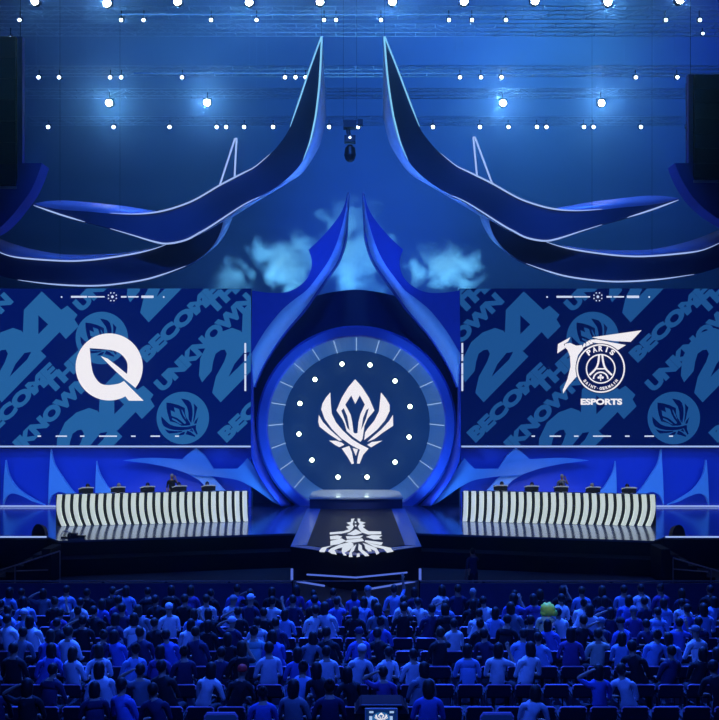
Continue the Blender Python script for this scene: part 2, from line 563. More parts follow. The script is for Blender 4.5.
sw2 = [(186, 473)] + cr([(199, 474.5), (211.5, 476.5), (219, 484), (228, 494)], 4) + [(234, 505), (214, 505)] + cr([(208, 489), (199, 480)], 3)
for side, nm in ((0, 'left'), (1, 'right')):
    e = empty('wall_swoosh', W(356 + (1 if side else -1) * 160, 480, WD - .5))
    tag(e, f'long pale blue swooping panel on the wall near the portal, {nm} side', 'wall panel', 'long swooping panels beside the portal')
    panel('upper_blade', mir(sw) if side else sw, WD - .45, .2, M['swoosh'], e)
    o = panel('lower_blade', mir(sw2) if side else sw2, WD - .30, .15, M['swoosh2'], e)
    o['label'] = 'brighter lower blade'

# ------------------------------------------------------------------ portal
RC = Vector((0.02, 0, 5.22))
po = empty('portal', (0, 48, DECK))
tag(po, 'giant round blue portal with segmented inner ring at the stage centre', 'portal')


def ringmesh(r_prof, n=96, cut=DECK + .01):
    """r_prof: list of (radius, y). Rings round the portal axis, cut at the floor."""
    vs, fs = [], []
    for r, y in r_prof:
        for k in range(n):
            q = 2 * math.pi * k / n
            z = RC.z + r * math.cos(q)
            x = r * math.sin(q)
            vs.append(Vector((RC.x + x, y, z)))
    m = len(r_prof)
    for i in range(m - 1):
        for k in range(n):
            fs.append((i * n + k, i * n + (k + 1) % n, (i + 1) * n + (k + 1) % n, (i + 1) * n + k))
    bm = bmesh.new()
    vv = [bm.verts.new(v) for v in vs]
    for f in fs:
        bm.faces.new([vv[i] for i in f])
    bmesh.ops.bisect_plane(bm, geom=bm.verts[:] + bm.edges[:] + bm.faces[:], plane_co=(0, 0, cut), plane_no=(0, 0, -1), clear_outer=True)
    bm.verts.index_update()
    r = ([v.co.copy() for v in bm.verts], [tuple(v.index for v in f.verts) for f in bm.faces])
    bm.free()
    return r


v, f = ringmesh([(5.05, 49.2), (5.02, 48.15), (4.9, 48.0), (4.52, 48.0), (4.44, 48.1)])
obj('outer_ring', v, f, M['ring'], po, smooth=False)
v, f = ringmesh([(4.44, 48.1), (3.92, 51.2)])
tun = obj('inner_ring', v, f, M['tunnel'], po)
for k in range(24):
    q = math.radians(15 * k)
    a = RC + Vector((4.40 * math.sin(q), 48.15, 4.40 * math.cos(q)))
    b = RC + Vector((3.90 * math.sin(q), 51.1, 3.90 * math.cos(q)))
    if min(a.z, b.z) < 1.85:
        continue
    MB().tube([a, b], .018, n=4).build('seam_light', M['trussled'], po)
# disc LED
n = 96
disc = empty('portal_screen', (0, 51.3, 1.75))
tag(disc, 'dark blue round screen at the back of the portal with white flower emblem', 'screen')
dv = [Vector((RC.x + 3.95 * math.sin(2 * math.pi * k / n), 51.2, max(DECK + .02, RC.z + 3.95 * math.cos(2 * math.pi * k / n)))) for k in range(n)]
MB().prism(dv, [p + Vector((0, .2, 0)) for p in dv]).build('display', M['disc'], disc)
art = Art()
emblem(art, (355.6, 421.8), 37.3, 0, 0, 1)
art.build('emblem', [M['scr_white']], lambda x, y, l: W(x, y, 51.19 - l), disc)
spots = [(342, 364), (370, 365), (395, 381), (410, 406.5), (409, 437), (395, 462), (367, 477), (338, 477), (312, 460), (299, 434), (300, 403.5), (315, 379.5)]
clock = ['just left of the top', 'just right of the top', 'at upper right', 'at the right above the middle', 'at the right below the middle', 'at lower right',
         'just right of the bottom', 'just left of the bottom', 'at lower left', 'at the left below the middle', 'at the left above the middle', 'at upper left']
for (x, y), cl in zip(spots, clock):
    p = W(x, y, 51.12)
    e = empty('portal_lamp', p)
    tag(e, f'small bright round lamp on the portal screen, {cl}', 'lamp', 'twelve lamps in a circle on the portal screen')
    MB().lathe(p, [(.17, .06), (.17, -.03), (.12, -.05)], 'Y', 14).build('housing', M['plastic'], e)
    o = MB().ball(p + Vector((0, -.05, 0)), (.125, .05, .125), nu=12, nv=6).build('lens', M['spot'], e, smooth=True)
    o.name = 'lens'

# dark hood and wall around the ring
bm = bmesh.new()
N = 96
oc = []
top = cr([(253, 293), (290, 294), (313, 296), (330, 292.5), (355.5, 289.5), (381, 292.5), (398, 296), (421, 294), (459, 293)], 5)
hood = [W(x, y, 49.4) for x, y in top]
hl, hr = hood[0].x, hood[-1].x
hole_pts = [(RC.x + 4.98 * math.sin(2 * math.pi * k / N), RC.z + 4.98 * math.cos(2 * math.pi * k / N)) for k in range(N)]
hole_pts = [(x, max(z, DECK + .05)) for x, z in hole_pts]
outer = [(p.x, p.z) for p in hood] + [(hr, DECK), (hl, DECK)]
tris = tessellate_polygon([[Vector((x, z, 0)) for x, z in outer], [Vector((x, z, 0)) for x, z in hole_pts]])
fl = outer + hole_pts
obj('hood', [(x, 49.4, z) for x, z in fl] + [(x, 49.7, z) for x, z in fl],
    [tuple(t) for t in tris] + [tuple(i + len(fl) for i in t) for t in tris] + [(i, (i + 1) % len(outer), len(fl) + (i + 1) % len(outer), len(fl) + i) for i in range(len(outer))], M['navy'], po)

# spire sweeps left and right of the portal
tipE = [(347.5, 192), (345, 203), (340, 214.5), (330, 228), (319, 240), (308.5, 249.6)]
conc = [(308.5, 249.6), (311.3, 258), (311.7, 266), (309, 275), (304, 282), (296, 288), (288, 291.5), (279, 293), (266, 292.5), (252, 290.5)]
bandF = [(347.5, 192), (346.8, 204), (343, 222), (337, 242), (329, 260), (318, 276), (306.8, 290), (295, 299), (281, 311), (265, 331), (251, 354)]   # front face inner edge
bandB = [(348.2, 192), (348, 203), (347.3, 216), (344, 240), (337, 261), (326, 277.6), (313.5, 295), (303, 310), (285, 331), (273, 348), (261, 368.5), (253.5, 387)]
low = [(251, 354), (251, 440), (262, 470), (276, 492), (292, 505)]
for side, nm in ((0, 'left'), (1, 'right')):
    g = (lambda p: mir(p, 355.8)) if side else (lambda p: p)
    e = empty('portal_spire', W(356 + (100 if side else -100), 506, 46.4))
    tag(e, f'blue horned sweep framing the portal on the {nm}, rising to a thin spire', 'stage sculpture', 'pair of spires above the portal')
    face = cr(g(tipE), 5) + cr(g(conc), 4)[1:] + cr(g(bandF), 5)[::-1][:-1]
    panel('face', face, 46.3, .35, M['spire'], e)
    ribbon('bevel', cr(g(bandF), 5), 46.3, cr(g(bandB), 5), 47.3, M['sailedge'], e, thick=.05)
    b2 = [(x + (1.2 if not side else -1.2) * (.3 if y < 240 else 1) * 2.2, y + 1) for x, y in g(bandB)]
    ribbon('return', cr(g(bandB), 5), 47.3, cr(b2, 5), 49.3, M['spire'], e, thick=.05)
    # upright cheek between the screen and the ring
    ck = cr(g([(251, 354), (252.5, 372), (253.5, 387), (254, 410), (255, 430), (261, 458), (273, 484), (291, 505.5)]), 5)
    ck2 = cr(g([(251.5, 354), (251.5, 372), (251.5, 400), (251.5, 440), (251.5, 452), (253, 462), (262, 481), (281, 506)]), 5)
    ribbon('cheek', ck2, 46.6, ck, 48.05, M['spire'], e, thick=.06)
    o = e

# ------------------------------------------------------------------ side screens
TICK = [(71, 87, 1.9), (88, 104.6, 1.2), (121, 126.5, 1.6), (128, 138.5, 1.4), (141.4, 153.6, 2.4)]


_z = lambda pts: [(455 + x / 4.363 - 491, 285 + y / 4.363) for x, y in pts]
TWENTYFOUR = [(_z([(30, 395), (36, 320), (70, 250), (120, 207), (175, 187), (212, 200), (232, 228), (240, 262), (222, 300), (185, 345), (160, 400), (236, 325), (270, 262), (320, 312), (125, 512), (88, 470),
                   (104, 400), (140, 335), (152, 300), (143, 282), (125, 284), (103, 300), (92, 335), (86, 375), (44, 425)]), []),
              (_z([(300, 28), (385, 108), (412, 90), (456, 130), (443, 150), (461, 180), (405, 236), (378, 205), (300, 285), (214, 298), (222, 108)]), [_z([(285, 132), (328, 172), (285, 215)])])]


BIG = {(80, 80): (76, 80), (162, -80): (147, -80), (242, 0): (219, 0)}


def side_screen(side):
    sd = 47.0
    x0, x1 = (-27, 251) if side == 0 else (460, 738)
    dx = 0 if side == 0 else 491
    e = empty('led_screen', W((x0 + x1) / 2, 446, sd))
    tag(e, 'huge left screen showing a white round leaf emblem on blue lettering' if side == 0 else
        'huge right screen showing a white bird and round football crest on blue lettering', 'screen', 'giant screens above the desks')
    lo, hi = W(x0, 445.5, sd), W(x1, 288.5, sd)
    MB().box(((lo.x + hi.x) / 2, sd + .22, (lo.z + hi.z) / 2), (hi.x - lo.x, .4, hi.z - lo.z)).build('cabinet', M['plastic'], e)
    a = Art((x0, 288.5, x1, 445.5))
    a.rectg(x0, 288.5, x1, 445.5, 0, 0)
    for ox, oy in ((0, 0), (-162, 80), (-242, 0), (80, 80), (-81, -80), (162, -80), (-80 - 242, -80), (242, 0)):
        ox += dx
        a.text('UNKNOWN', (163 + ox, 393 + oy), (256 + ox, 302 + oy), 14.5, 1, 1, .07)
        a.text('BECOME', (147 + ox, 363 + oy), (221.5 + ox, 292 + oy), 14.5, 1, 1, .07)
        a.text('THE', (213 + ox, 316 + oy), (251 + ox, 280 + oy), 14.5, 1, 1, .07)
        a.disc((182.8 + ox, 418 + oy), 26.3, 1, 1)
        emblem(a, (181.5 + ox, 419 + oy), 19.5, R(-42), 0, 2)
        for sh, hs in TWENTYFOUR:
            bx_, by_ = BIG.get((ox - dx, oy), (ox - dx, oy))
            bx_ += dx + (9 if side == 0 else 0)
            a.poly([(x + bx_, y + by_) for x, y in sh], 1, 1, [[(x + bx_, y + by_) for x, y in h] for h in hs])
    # lettering kept off the two circles
    bg, pt = ('scr_bg', 'scr_pat') if side == 0 else ('scr_bg2', 'scr_pat2')
    f = lambda x, y, l: W(x, y, sd - .005 - l)
    a.build('display', [M[bg], M[pt]], f, e)
    t = Art((x0, 288.5, x1, 445.5))
    tx = 0 if side == 0 else 485.5
    for p, q, h in TICK:
        t.rectg(p + tx, 296.8 - h / 2, q + tx, 296.8 + h / 2, 0, 3)
    for p in (61.6, 163.7):
        t.disc((p + tx, 297), .9, 0, 3, 8)
    t.disc((112.4 + tx, 296.8), 1.4, 0, 3, 10)
    for k in range(8):
        t.disc((112.4 + tx + 4.2 * math.cos(k * .785 + .39), 296.8 + 4.2 * math.sin(k * .785 + .39)), .75, 0, 3, 6)
    bx = 0 if side == 0 else 494
    for p, q in ((37.5, 41), (55.6, 67), (80, 84.5), (99, 117), (131, 135.6), (150.5, 160), (175, 179)):
        t.rectg(p + bx, 435.5, q + bx, 436.8, 0, 3)
    vx = 245.3 if side == 0 else 462.3
    for p, q in ((343, 353), (354, 361), (363, 374.5), (375, 391)):
        t.rectg(vx - .9, p, vx + .9, q, 0, 3)
    t.build('status_marks', [M['scr_tick']], f, e)
    lg = Art()
    if side == 0:
        z = lambda x, y: (65 + x / 7.99, 325 + y / 7.99)
        arc = []
        a0, a1 = math.atan2(500 - 335, 560 - 353), math.atan2(575 - 335, 485 - 353)
        for k in range(61):
            q = a0 - (2 * math.pi - (a1 - a0)) * k / 60
            arc.append((353 + 268 * math.cos(q), 335 + 268 * math.sin(q)))
        leaf = cr([(470, 447), (430, 468), (350, 480), (290, 470), (245, 425), (215, 350), (197, 185)], 4) + cr([(197, 185), (300, 192), (390, 205), (450, 235), (490, 285), (500, 330), (495, 392)], 4)[1:] + \
            [(420, 330), (340, 268), (285, 248), (310, 275), (400, 365), (475, 432)]
        lg.poly([z(*p) for p in arc + [(510, 605), (628, 605)] + leaf], 0, 4)
    else:
        z = lambda x, y: (555 + x / 7.99, 325 + y / 7.99)
        P = lambda pts, m=0, l=5: lg.poly([z(*p) for p in pts], m, l)
        P([(18, 228), (24, 152), (122, 98), (105, 132), (72, 152), (80, 185), (35, 215)])
        P([(80, 150), (120, 143), (170, 165), (215, 160), (225, 190), (185, 240), (168, 300), (165, 350), (172, 412), (110, 482), (65, 547), (62, 520), (100, 430), (125, 330), (120, 250), (100, 200), (76, 175)])
        P([(295, 98), (692, 42), (605, 135), (470, 128), (350, 112)])
        P([(282, 118), (330, 114), (440, 137), (567, 160), (495, 205), (430, 165), (350, 147), (292, 138)])
        P([(215, 188), (232, 145), (246, 150), (243, 172)])
        P([(248, 172), (250, 135), (264, 132), (280, 158)])
        P([(283, 155), (262, 128), (278, 122), (305, 148)])
        c = z(365, 347)
        lg.disc(c, 25.2, 1, 6, 48)
        lg.disc(c, 24.4, 0, 7, 48, hole=22.9)
        ci = z(365, 350)
        lg.disc(ci, 14.9, 0, 7, 40, hole=13.6)
        for pts in (([(352, 240), (346, 300), (325, 350), (275, 400)]), ([(378, 240), (386, 300), (405, 350), (455, 400)])):
            lg.stroke([z(*p) for p in cr(pts, 4)], 2.0, 0, 7)
        lg.stroke([z(325, 350), z(405, 350)], 1.3, 0, 7)
        lg.stroke([z(365 + 58 * math.cos(math.pi * (1 + k / 10)), 432 + 55 * math.sin(math.pi * (1 + k / 10))) for k in range(11)], 1.5, 0, 7)
        for dxy in ((0, -14), (-15, 2), (15, 2)):
            lg.disc(z(365 + dxy[0], 418 + dxy[1]), 1.3, 0, 8, 10)
        lg.stroke([z(365, 400), z(365, 446)], 1.0, 0, 8)
        for word, rad, ang0, ang1, hh, up in (('PARIS', 147 / 7.99, -135, -45, 5.4, True), ('SAINT-GERMAIN', 172 / 7.99, 146, 34, 3.0, False)):
            for i, ch in enumerate(word):
                q = R(ang0 + (ang1 - ang0) * (i + .5) / len(word))
                px, py = c[0] + (rad - (hh * .25 if up else 0)) * math.cos(q), c[1] + (rad - (hh * .25 if up else 0)) * math.sin(q)
                tx_, ty_ = (-math.sin(q), math.cos(q)) if up else (math.sin(q), -math.cos(q))
                w = (4.4 if ch != 'I' else 1.5) if up else (2.4 if ch not in 'I-' else .8)
                hc = hh if ch != '-' else .6
                if ch == '-':
                    px, py = px + ty_ * hh * .4, py - tx_ * hh * .4
                lg.text(ch, (px - tx_ * w / 2, py - ty_ * w / 2), (px + tx_ * w / 2, py + ty_ * w / 2), hc, 0, 8, .05)
        lg.text('ESPORTS', (580.7, 404.9), (622.2, 404.9), 6.3, 0, 8, .05)
    lg.build('team_emblem', [M['scr_white'], M[bg]], f, e)


side_screen(0)
side_screen(1)

# ------------------------------------------------------------------ hanging sails
SD = 44.0
A_in = [(321.8, 36.5), (320.8, 60), (319.3, 85), (316.5, 110), (314.5, 122), (310, 141.7), (303, 160), (293, 173), (277, 186.7), (260, 196.5), (243, 205), (210, 226.7), (199, 233), (185.7, 240),
        (168, 243.6), (154.5, 241.8), (132, 235), (110, 228.5), (85, 222), (60, 214.5), (33.5, 205.3)]
A_out = [(321.4, 36.5), (310, 68), (300, 98), (290, 127), (280, 143), (270, 154), (255, 166.7), (243, 173), (220, 185), (205, 194), (190, 202), (170, 209), (153, 212.6), (133, 214), (110, 213), (86.8, 211), (60, 209), (33.5, 204.8)]
A_band = [(322.5, 40), (323.5, 70), (324.8, 100), (325, 120), (322, 135), (318, 148), (303, 171.7), (287, 183), (260, 199.5), (243, 210), (227, 220), (210, 230), (190, 240)]
A_top = [(33.5, 204), (45, 202), (57, 201), (75, 201.5), (120, 206), (156, 211.5)]
B_low = [(223, 222), (221, 230), (216, 241), (207, 252), (196, 260.5), (185.7, 266), (165.7, 273.5), (143, 280), (110, 284.8), (83.5, 285.8), (50, 284), (18, 280), (-8, 273), (-30, 262)]
B_up = [(200, 232), (180, 240), (165.7, 244.8), (150, 250), (132, 254), (110, 257.6), (90, 260), (67, 261), (33, 259), (10, 256), (-8, 249), (-30, 236)]
B_top = [(-30, 228), (-6, 237), (10, 243), (30, 249), (60, 254.5), (90, 255), (120, 253.5), (150, 249)]
B_band = [(232, 218), (228, 228), (221, 240), (212, 249), (196, 261)]
for side, nm in ((0, 'left'), (1, 'right')):
    g = msail if side else (lambda p: p)
    e = empty('hanging_sail', W(*g([(200, 220)])[0], SD))
    tag(e, f'great dark blue sail sculpture hanging at upper {nm}, its horn reaching highest', 'stage sculpture', 'large horned sails over the stage')
    panel('face', cr(g(A_in), 5) + cr(g(A_out), 5)[::-1][1:-1], SD, .3, M['sail'], e)
    ribbon('edge_band', cr(g(A_in[:14]), 5), SD + .02, cr(g(A_band), 5), SD + 1.6, M['sailedge'], e, thick=.05, n=60)
    ribbon('top_flange', cr(g([(33.5, 205), (60, 209.5), (86.8, 211.5), (110, 213.5), (133, 214.5), (158, 212.5)]), 5), SD, cr(g(A_top), 5), SD + 1.4, M['sailtop'], e, thick=.05)
    for seg, mt, r in ((A_out[:4], 'tubecy', .036), (A_out[5:-3], 'tube', .038), (A_in[:7], 'tubecy', .042), (A_in[9:18], 'tube', .040), (A_in[-3:], 'tube', .035)):
        pts = cr(g(seg), 5)
        w = [W(x, y, SD - .06) for x, y in pts]
        # the lines thin out towards open ends
        rr = [r * min(1, .25 + 3 * min(i, len(w) - 1 - i) / len(w)) if seg is not A_in[:7] else r for i in range(len(w))]
        if seg[0] == A_out[0] or seg[0] == A_in[0]:
            rr = [r * min(1, .3 + 3 * (len(w) - 1 - i) / len(w)) for i in range(len(w))]
        MB().tube(w, rr).build('light_line', M[mt], e)
    e2 = empty('hanging_sail', W(*g([(100, 270)])[0], SD + 1))
    tag(e2, f'lower dark blue curved sail hanging just above the {nm} screen', 'stage sculpture', 'lower sails over the screens')
    panel('face', cr(g(B_low), 5) + cr(g(B_up), 5)[::-1], SD + .9, .3, M['sail'], e2)
    ribbon('edge_band', cr(g(B_low[:5]), 6), SD + .92, cr(g(B_band), 6), SD + 2.2, M['sailedge'], e2, thick=.05)
    ribbon('top_flange', cr(g(B_up[3:][::-1]), 5), SD + .9, cr(g(B_top), 5), SD + 2.2, M['sailtop'], e2, thick=.05)
    for seg in (B_low[5:-2], B_up[2:-1]):
        w = [W(x, y, SD + .84) for x, y in cr(g(seg), 5)]
        rr = [.036 * min(1, .25 + 3.5 * min(i, len(w) - 1 - i) / len(w)) for i in range(len(w))]
        MB().tube(w, rr).build('light_line', M['tube'], e2)
    e3 = empty('light_spike', W(*g([(228, 185)])[0], SD + .4))
    tag(e3, f'narrow glowing outline spike standing on the upper {nm} sail', 'light spike', 'glowing spikes on the sails')
    for a, b in (((235, 138.5), (219.8, 185)), ((236.6, 138.5), (234.5, 178)), ((235, 138.5), (236.6, 138.5))):
        (ax_, ay), (bx_, by) = g([a])[0], g([b])[0]
        MB().bar(W(ax_, ay, SD + .1), W(bx_, by, SD + .1), .042).build('light_line', M['tube'], e3)
    # cables that carry the sails
    for px, py, top in ((321.4, 37, 39.9), (120, 214, 39.9)):
        gx, gy = g([(px, py)])[0]
        p = W(gx, gy, SD + .2)
        MB().bar(p, Vector((p.x, p.y, 39.99)), .006, n=4).build('cable', M['plastic'], e)
    p = W(*g([(60, 262)])[0], SD + 1.1)
    MB().bar(p, Vector((p.x, p.y, 39.99)), .006, n=4).build('cable', M['plastic'], e2)

# side columns and curved brackets at the picture's edges
for side, nm in ((0, 'left'), (1, 'right')):
    if side == 0:
        col = (-40, 15.5, 36, 185)
        br = [(-40, 186), (16, 186), (20, 163), (42, 163)] + cr([(42, 163), (37, 177), (30, 192), (19, 207), (8, 220), (-6, 231), (-40, 245)], 4)[1:]
        cb = (15.5, 22)
    else:
        col = (695, 760, 74, 178)
        br = [(760, 180), (694, 180), (690, 163), (675, 163)] + cr([(675, 163), (681, 178), (692, 196), (706, 210), (724, 222), (760, 240)], 4)[1:]
        cb = (689, 695)
    e = empty('side_column', W((col[0] + col[1]) / 2, col[3], 43.2))
    tag(e, f'tall black hanging speaker column at the {nm} edge above a curved blue bracket', 'speaker column', 'black columns at both edges')
    a, b = W(col[0], col[3], 43.), W(col[1], col[2], 43.)
    mb = MB()
    k = 7
    for i in range(k):
        z0 = a.z + (b.z - a.z) * i / k
        z1 = a.z + (b.z - a.z) * (i + 1) / k
        mb.box(((a.x + b.x) / 2, 43.6, (z0 + z1) / 2), (b.x - a.x, 1.2, (z1 - z0) - .03))
    mb.build('speaker_box', M['black'], e)
    a, b = W(cb[0], 186, 43.2), W(cb[1], col[2], 43.2)
    MB().bar(((a.x + b.x) / 2, 43.4, b.z), ((a.x + b.x) / 2, 43.4, 39.99), .015, n=4).build('cable', M['plastic'], e)
    MB().box(((a.x + b.x) / 2, 43.4, (a.z + b.z) / 2), (b.x - a.x, .3, b.z - a.z)).build('upright', M['wallblue'], e)
    panel('bracket', br, 42.8, 1.0, M['wallblue'], e)
    a, b = W(br[0][0], br[0][1], 42.7), W(br[1][0], br[1][1], 42.7)
    MB().box(((a.x + b.x) / 2, 43.2, a.z - .05), (abs(b.x - a.x), 1.0, .1)).build('ledge', M['sailtop'], e)

# ------------------------------------------------------------------ trusses and lamps
ROWS = {'first': (46.0, 17), 'second': (48.2, 34), 'third': (54.3, 75), 'fourth': (58.3, 97), 'fifth': (64.7, 124)}


def truss(nm, d, py, led):
    z = W(0, py, d).z
    e = empty('lighting_truss', (0, d, z))
    tag(e, f'long horizontal lattice lighting truss, {nm} from the top of the picture', 'truss', 'lighting trusses across the hall')
    mb = MB()
    L, s = 22., .26
    for dz in (0, .42):
        for dy in (-s, s):
            mb.bar((-L, d + dy, z + dz), (L, d + dy, z + dz), .028, n=5)
    mb.build('chords', M['truss'], e)
    mb = MB()
    n = 44
    for i in range(n):
        x0, x1 = -L + 2 * L * i / n, -L + 2 * L * (i + 1) / n
        for dy in (-s, s):
            mb.bar((x0, d + dy, z if i % 2 else z + .42), (x1, d + dy, z + .42 if i % 2 else z), .018, n=4)
        mb.bar((x0, d - s, z), (x0, d + s, z), .018, n=4)
        mb.bar((x0, d - s, z + .42), (x0, d + s, z + .42), .018, n=4)
    mb.build('lattice', M['truss'], e)
    for x in (-18, -6, 6, 18):
        MB().bar((x, d - s, z + .4), (x, d - s, 39.99), .007, n=4).build('hoist_chain', M['truss'], e)
    if led:
        a, b = W(led[0], py, d).x, W(led[1], py, d).x
        MB().box(((a + b) / 2, d - s - .05, z), (b - a, .03, .045)).build('light_strip', M['strip'], e)


truss('first', *ROWS['first'], (120, 545))
truss('second', *ROWS['second'], None)
truss('third', *ROWS['third'], (135, 600))
truss('fourth', *ROWS['fourth'], None)
truss('fifth', *ROWS['fifth'], None)
truss('topmost one', 45.2, -8, None)


def ord_(n):
    base = ['first', 'second', 'third', 'fourth', 'fifth', 'sixth', 'seventh', 'eighth', 'ninth', 'tenth', 'eleventh', 'twelfth', 'thirteenth', 'fourteenth', 'fifteenth',
            'sixteenth', 'seventeenth', 'eighteenth', 'nineteenth']
    if n <= 19:
        return base[n - 1]
    t, u = divmod(n, 10)
    return {2: 'twentieth', 3: 'thirtieth', 4: 'fortieth'}[t] if u == 0 else {2: 'twenty', 3: 'thirty', 4: 'forty'}[t] + '-' + base[u - 1]


def fixture(p, r, lens, label, group, top):
    """a yoke-hung stage lamp with its lens turned to the seats"""
    e = empty('stage_lamp', p)
    tag(e, label, 'stage lamp', group)
    MB().lathe(p, [(r * .7, r * 2.4), (r * 1.05, r * 1.6), (r * 1.15, 0.02), (r * 1.02, 0)], 'Y', 14).build('housing', M['plastic'], e)
    MB().ball(p, (r, r * .25, r), nu=14, nv=8).build('lens', lens, e, smooth=True)
    y = p.y + r * 1.2
    mb = MB()
    for s in (-1, 1):
        mb.box((p.x + s * r * 1.3, y, p.z + r * .5), (.03, .07, r * 2.2))
    mb.box((p.x, y, p.z + r * 1.6), (r * 2.7, .07, .04))
    mb.bar((p.x, y, p.z + r * 1.6), (p.x, y, max(top + .2, p.z + r * 1.6 + .05)), .03)
    mb.build('yoke', M['plastic'], e)
    return e


big_top = [(35, 1), (107, 3), (177.5, 1.5), (249, 2), (320, 1.5), (392.5, 1.5), (464, 1.5), (535, 1), (608, 2), (680, 0)]
for i, (x, y) in enumerate(big_top):
    fixture(W(x, y, 45.2 - .26 - .2), .17, M['lens'], f'large dazzling white stage lamp, {ord_(i + 1)} from the left along the top edge', 'large lamps along the top edge', W(0, -8, 45.2).z)
for i, (x, y) in enumerate([(109, 103), (207, 102.5), (503, 103), (601.5, 103)]):
    fixture(W(x, y, 58.3 - .26 - .23), .19, M['lens'], f'large dazzling white stage lamp, {ord_(i + 1)} from the left in the lower row of four', 'four large lamps in the lower row', W(0, 97, 58.3).z)
small = {'first': [19.5, 121, 143.5, 211, 256.5, 324, 336, 381, 449, 472, 506, 666, 700],
         'third': [38.5, 59, 110, 121, 182, 285, 295.5, 305.5, 399, 460, 481, 501.5, 636, 677.5],
         'fifth': [48, 113.5, 169.5, 216.5, 226, 244, 273, 329, 358, 433, 480, 508.5, 537, 546.5, 584, 593.5, 641, 688]}
ydict = {'first': 20, 'third': 77.3, 'fifth': 127}
rname = {'first': 'upper', 'third': 'middle', 'fifth': 'lower'}
for k, xs in small.items():
    d = ROWS[k][0] - .26 - .12
    for i, x in enumerate(xs):
        fixture(W(x, ydict[k], d), .085 * d / 46, M['lensblue'], f'small pale blue stage lamp, {ord_(i + 1)} from the left in the {rname[k]} row of small lamps',
                f'small lamps of the {rname[k]} row', W(0, ROWS[k][1], ROWS[k][0]).z)
fixture(W(10, 37.5, 47.856), .07, M['lensblue'], 'small dim stage lamp at the far left under the second truss', None, W(0, 34, 48.2).z)
fixture(W(703, 33.5, 47.856), .07, M['lensblue'], 'small dim stage lamp at the far right under the second truss', None, W(0, 34, 48.2).z)

# hanging camera rig between the sails
p = W(350, 125, 43)
e = empty('hanging_camera_rig', p)
tag(e, 'black camera rig hanging on a cable between the two sail horns', 'camera rig')
MB().box(p, (.6, .5, .32)).box(p + Vector((.45, 0, .1)), (.25, .3, .25)).build('winch_box', M['plastic'], e)
MB().bar(p + Vector((-.1, 0, -.15)), p + Vector((0, 0, -.8)), .09).box(p + Vector((0, 0, -.65)), (.5, .4, .3)).build('arm', M['plastic'], e)
MB().lathe(p + Vector((0, 0, -1.65)), [(.1, 0), (.2, .08), (.27, .3), (.22, .62), (.1, .75)], 'Z', 14).build('camera_head', M['plastic'], e)
MB().ball(p + Vector((.0, -.25, -.62)), (.05, .03, .05)).build('signal_lamp', M['lensblue'], e)
for s in (-.3, .3):
    MB().bar(p + Vector((s, 0, .15)), Vector((p.x + s, p.y, 39.99)), .006, n=4).build('cable', M['plastic'], e)

# ------------------------------------------------------------------ desks
DESK = [((-12.62, 40.3), (-4.68, 41.95)), ((4.62, 41.95), (12.62, 40.3))]
TOPZ = DECK + 1.32
desk_dirs = []
for side, ((x0, y0), (x1, y1)) in enumerate(DESK):
    nm = ('left', 'right')[side]
    a, b = Vector((x0, y0, 0)), Vector((x1, y1, 0))
    u = (b - a).normalized()
    nrm = Vector((u.y, -u.x, 0))      # towards the audience
    L = (b - a).length
    rz = math.atan2(u.y, u.x)
    desk_dirs.append((a, u, nrm, L, rz))
    e = empty('players_desk', (a + b) / 2 + Vector((0, 0, DECK)))
    tag(e, f'long desk on the {nm} of the stage fronted by curved white ribs', 'desk', 'two ribbed desks on the stage')
    c = (a + b) / 2 - nrm * .18
    MB().box((c.x, c.y, DECK + .64), (L - .02, .12, 1.28), rz=rz).build('front_panel', M['plastic'], e)
    c2 = (a + b) / 2 - nrm * .53
    MB().box((c2.x, c2.y, TOPZ - .07), (L, .78, .05), rz=rz).build('top', M['plastic'], e)
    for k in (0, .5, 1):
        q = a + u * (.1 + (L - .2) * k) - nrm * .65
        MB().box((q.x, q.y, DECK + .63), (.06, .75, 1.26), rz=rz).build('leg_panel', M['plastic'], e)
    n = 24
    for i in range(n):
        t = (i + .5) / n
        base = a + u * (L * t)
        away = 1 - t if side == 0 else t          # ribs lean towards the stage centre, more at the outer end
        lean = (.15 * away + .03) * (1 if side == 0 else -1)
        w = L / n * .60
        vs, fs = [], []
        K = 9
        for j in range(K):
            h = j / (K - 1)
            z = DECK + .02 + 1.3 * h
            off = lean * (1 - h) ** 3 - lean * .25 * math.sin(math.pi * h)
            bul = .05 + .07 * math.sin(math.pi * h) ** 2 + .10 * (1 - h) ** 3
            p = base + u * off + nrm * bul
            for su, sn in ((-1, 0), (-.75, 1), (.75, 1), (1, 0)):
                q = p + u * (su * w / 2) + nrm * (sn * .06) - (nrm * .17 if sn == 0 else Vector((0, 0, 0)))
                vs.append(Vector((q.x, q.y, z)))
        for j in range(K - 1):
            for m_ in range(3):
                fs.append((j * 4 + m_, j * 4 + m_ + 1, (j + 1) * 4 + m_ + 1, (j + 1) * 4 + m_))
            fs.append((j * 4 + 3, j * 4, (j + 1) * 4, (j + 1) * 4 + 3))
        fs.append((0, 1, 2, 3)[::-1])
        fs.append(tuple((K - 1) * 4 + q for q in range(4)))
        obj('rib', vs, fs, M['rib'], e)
    # riser the players sit on
    c = (a + b) / 2 - nrm * 1.95
    tag(MB().box((c.x, c.y, DECK + .15), (L, 1.75, .3), rz=rz).build('riser', M['black']), f'low black riser under the players behind the {nm} desk', 'riser')

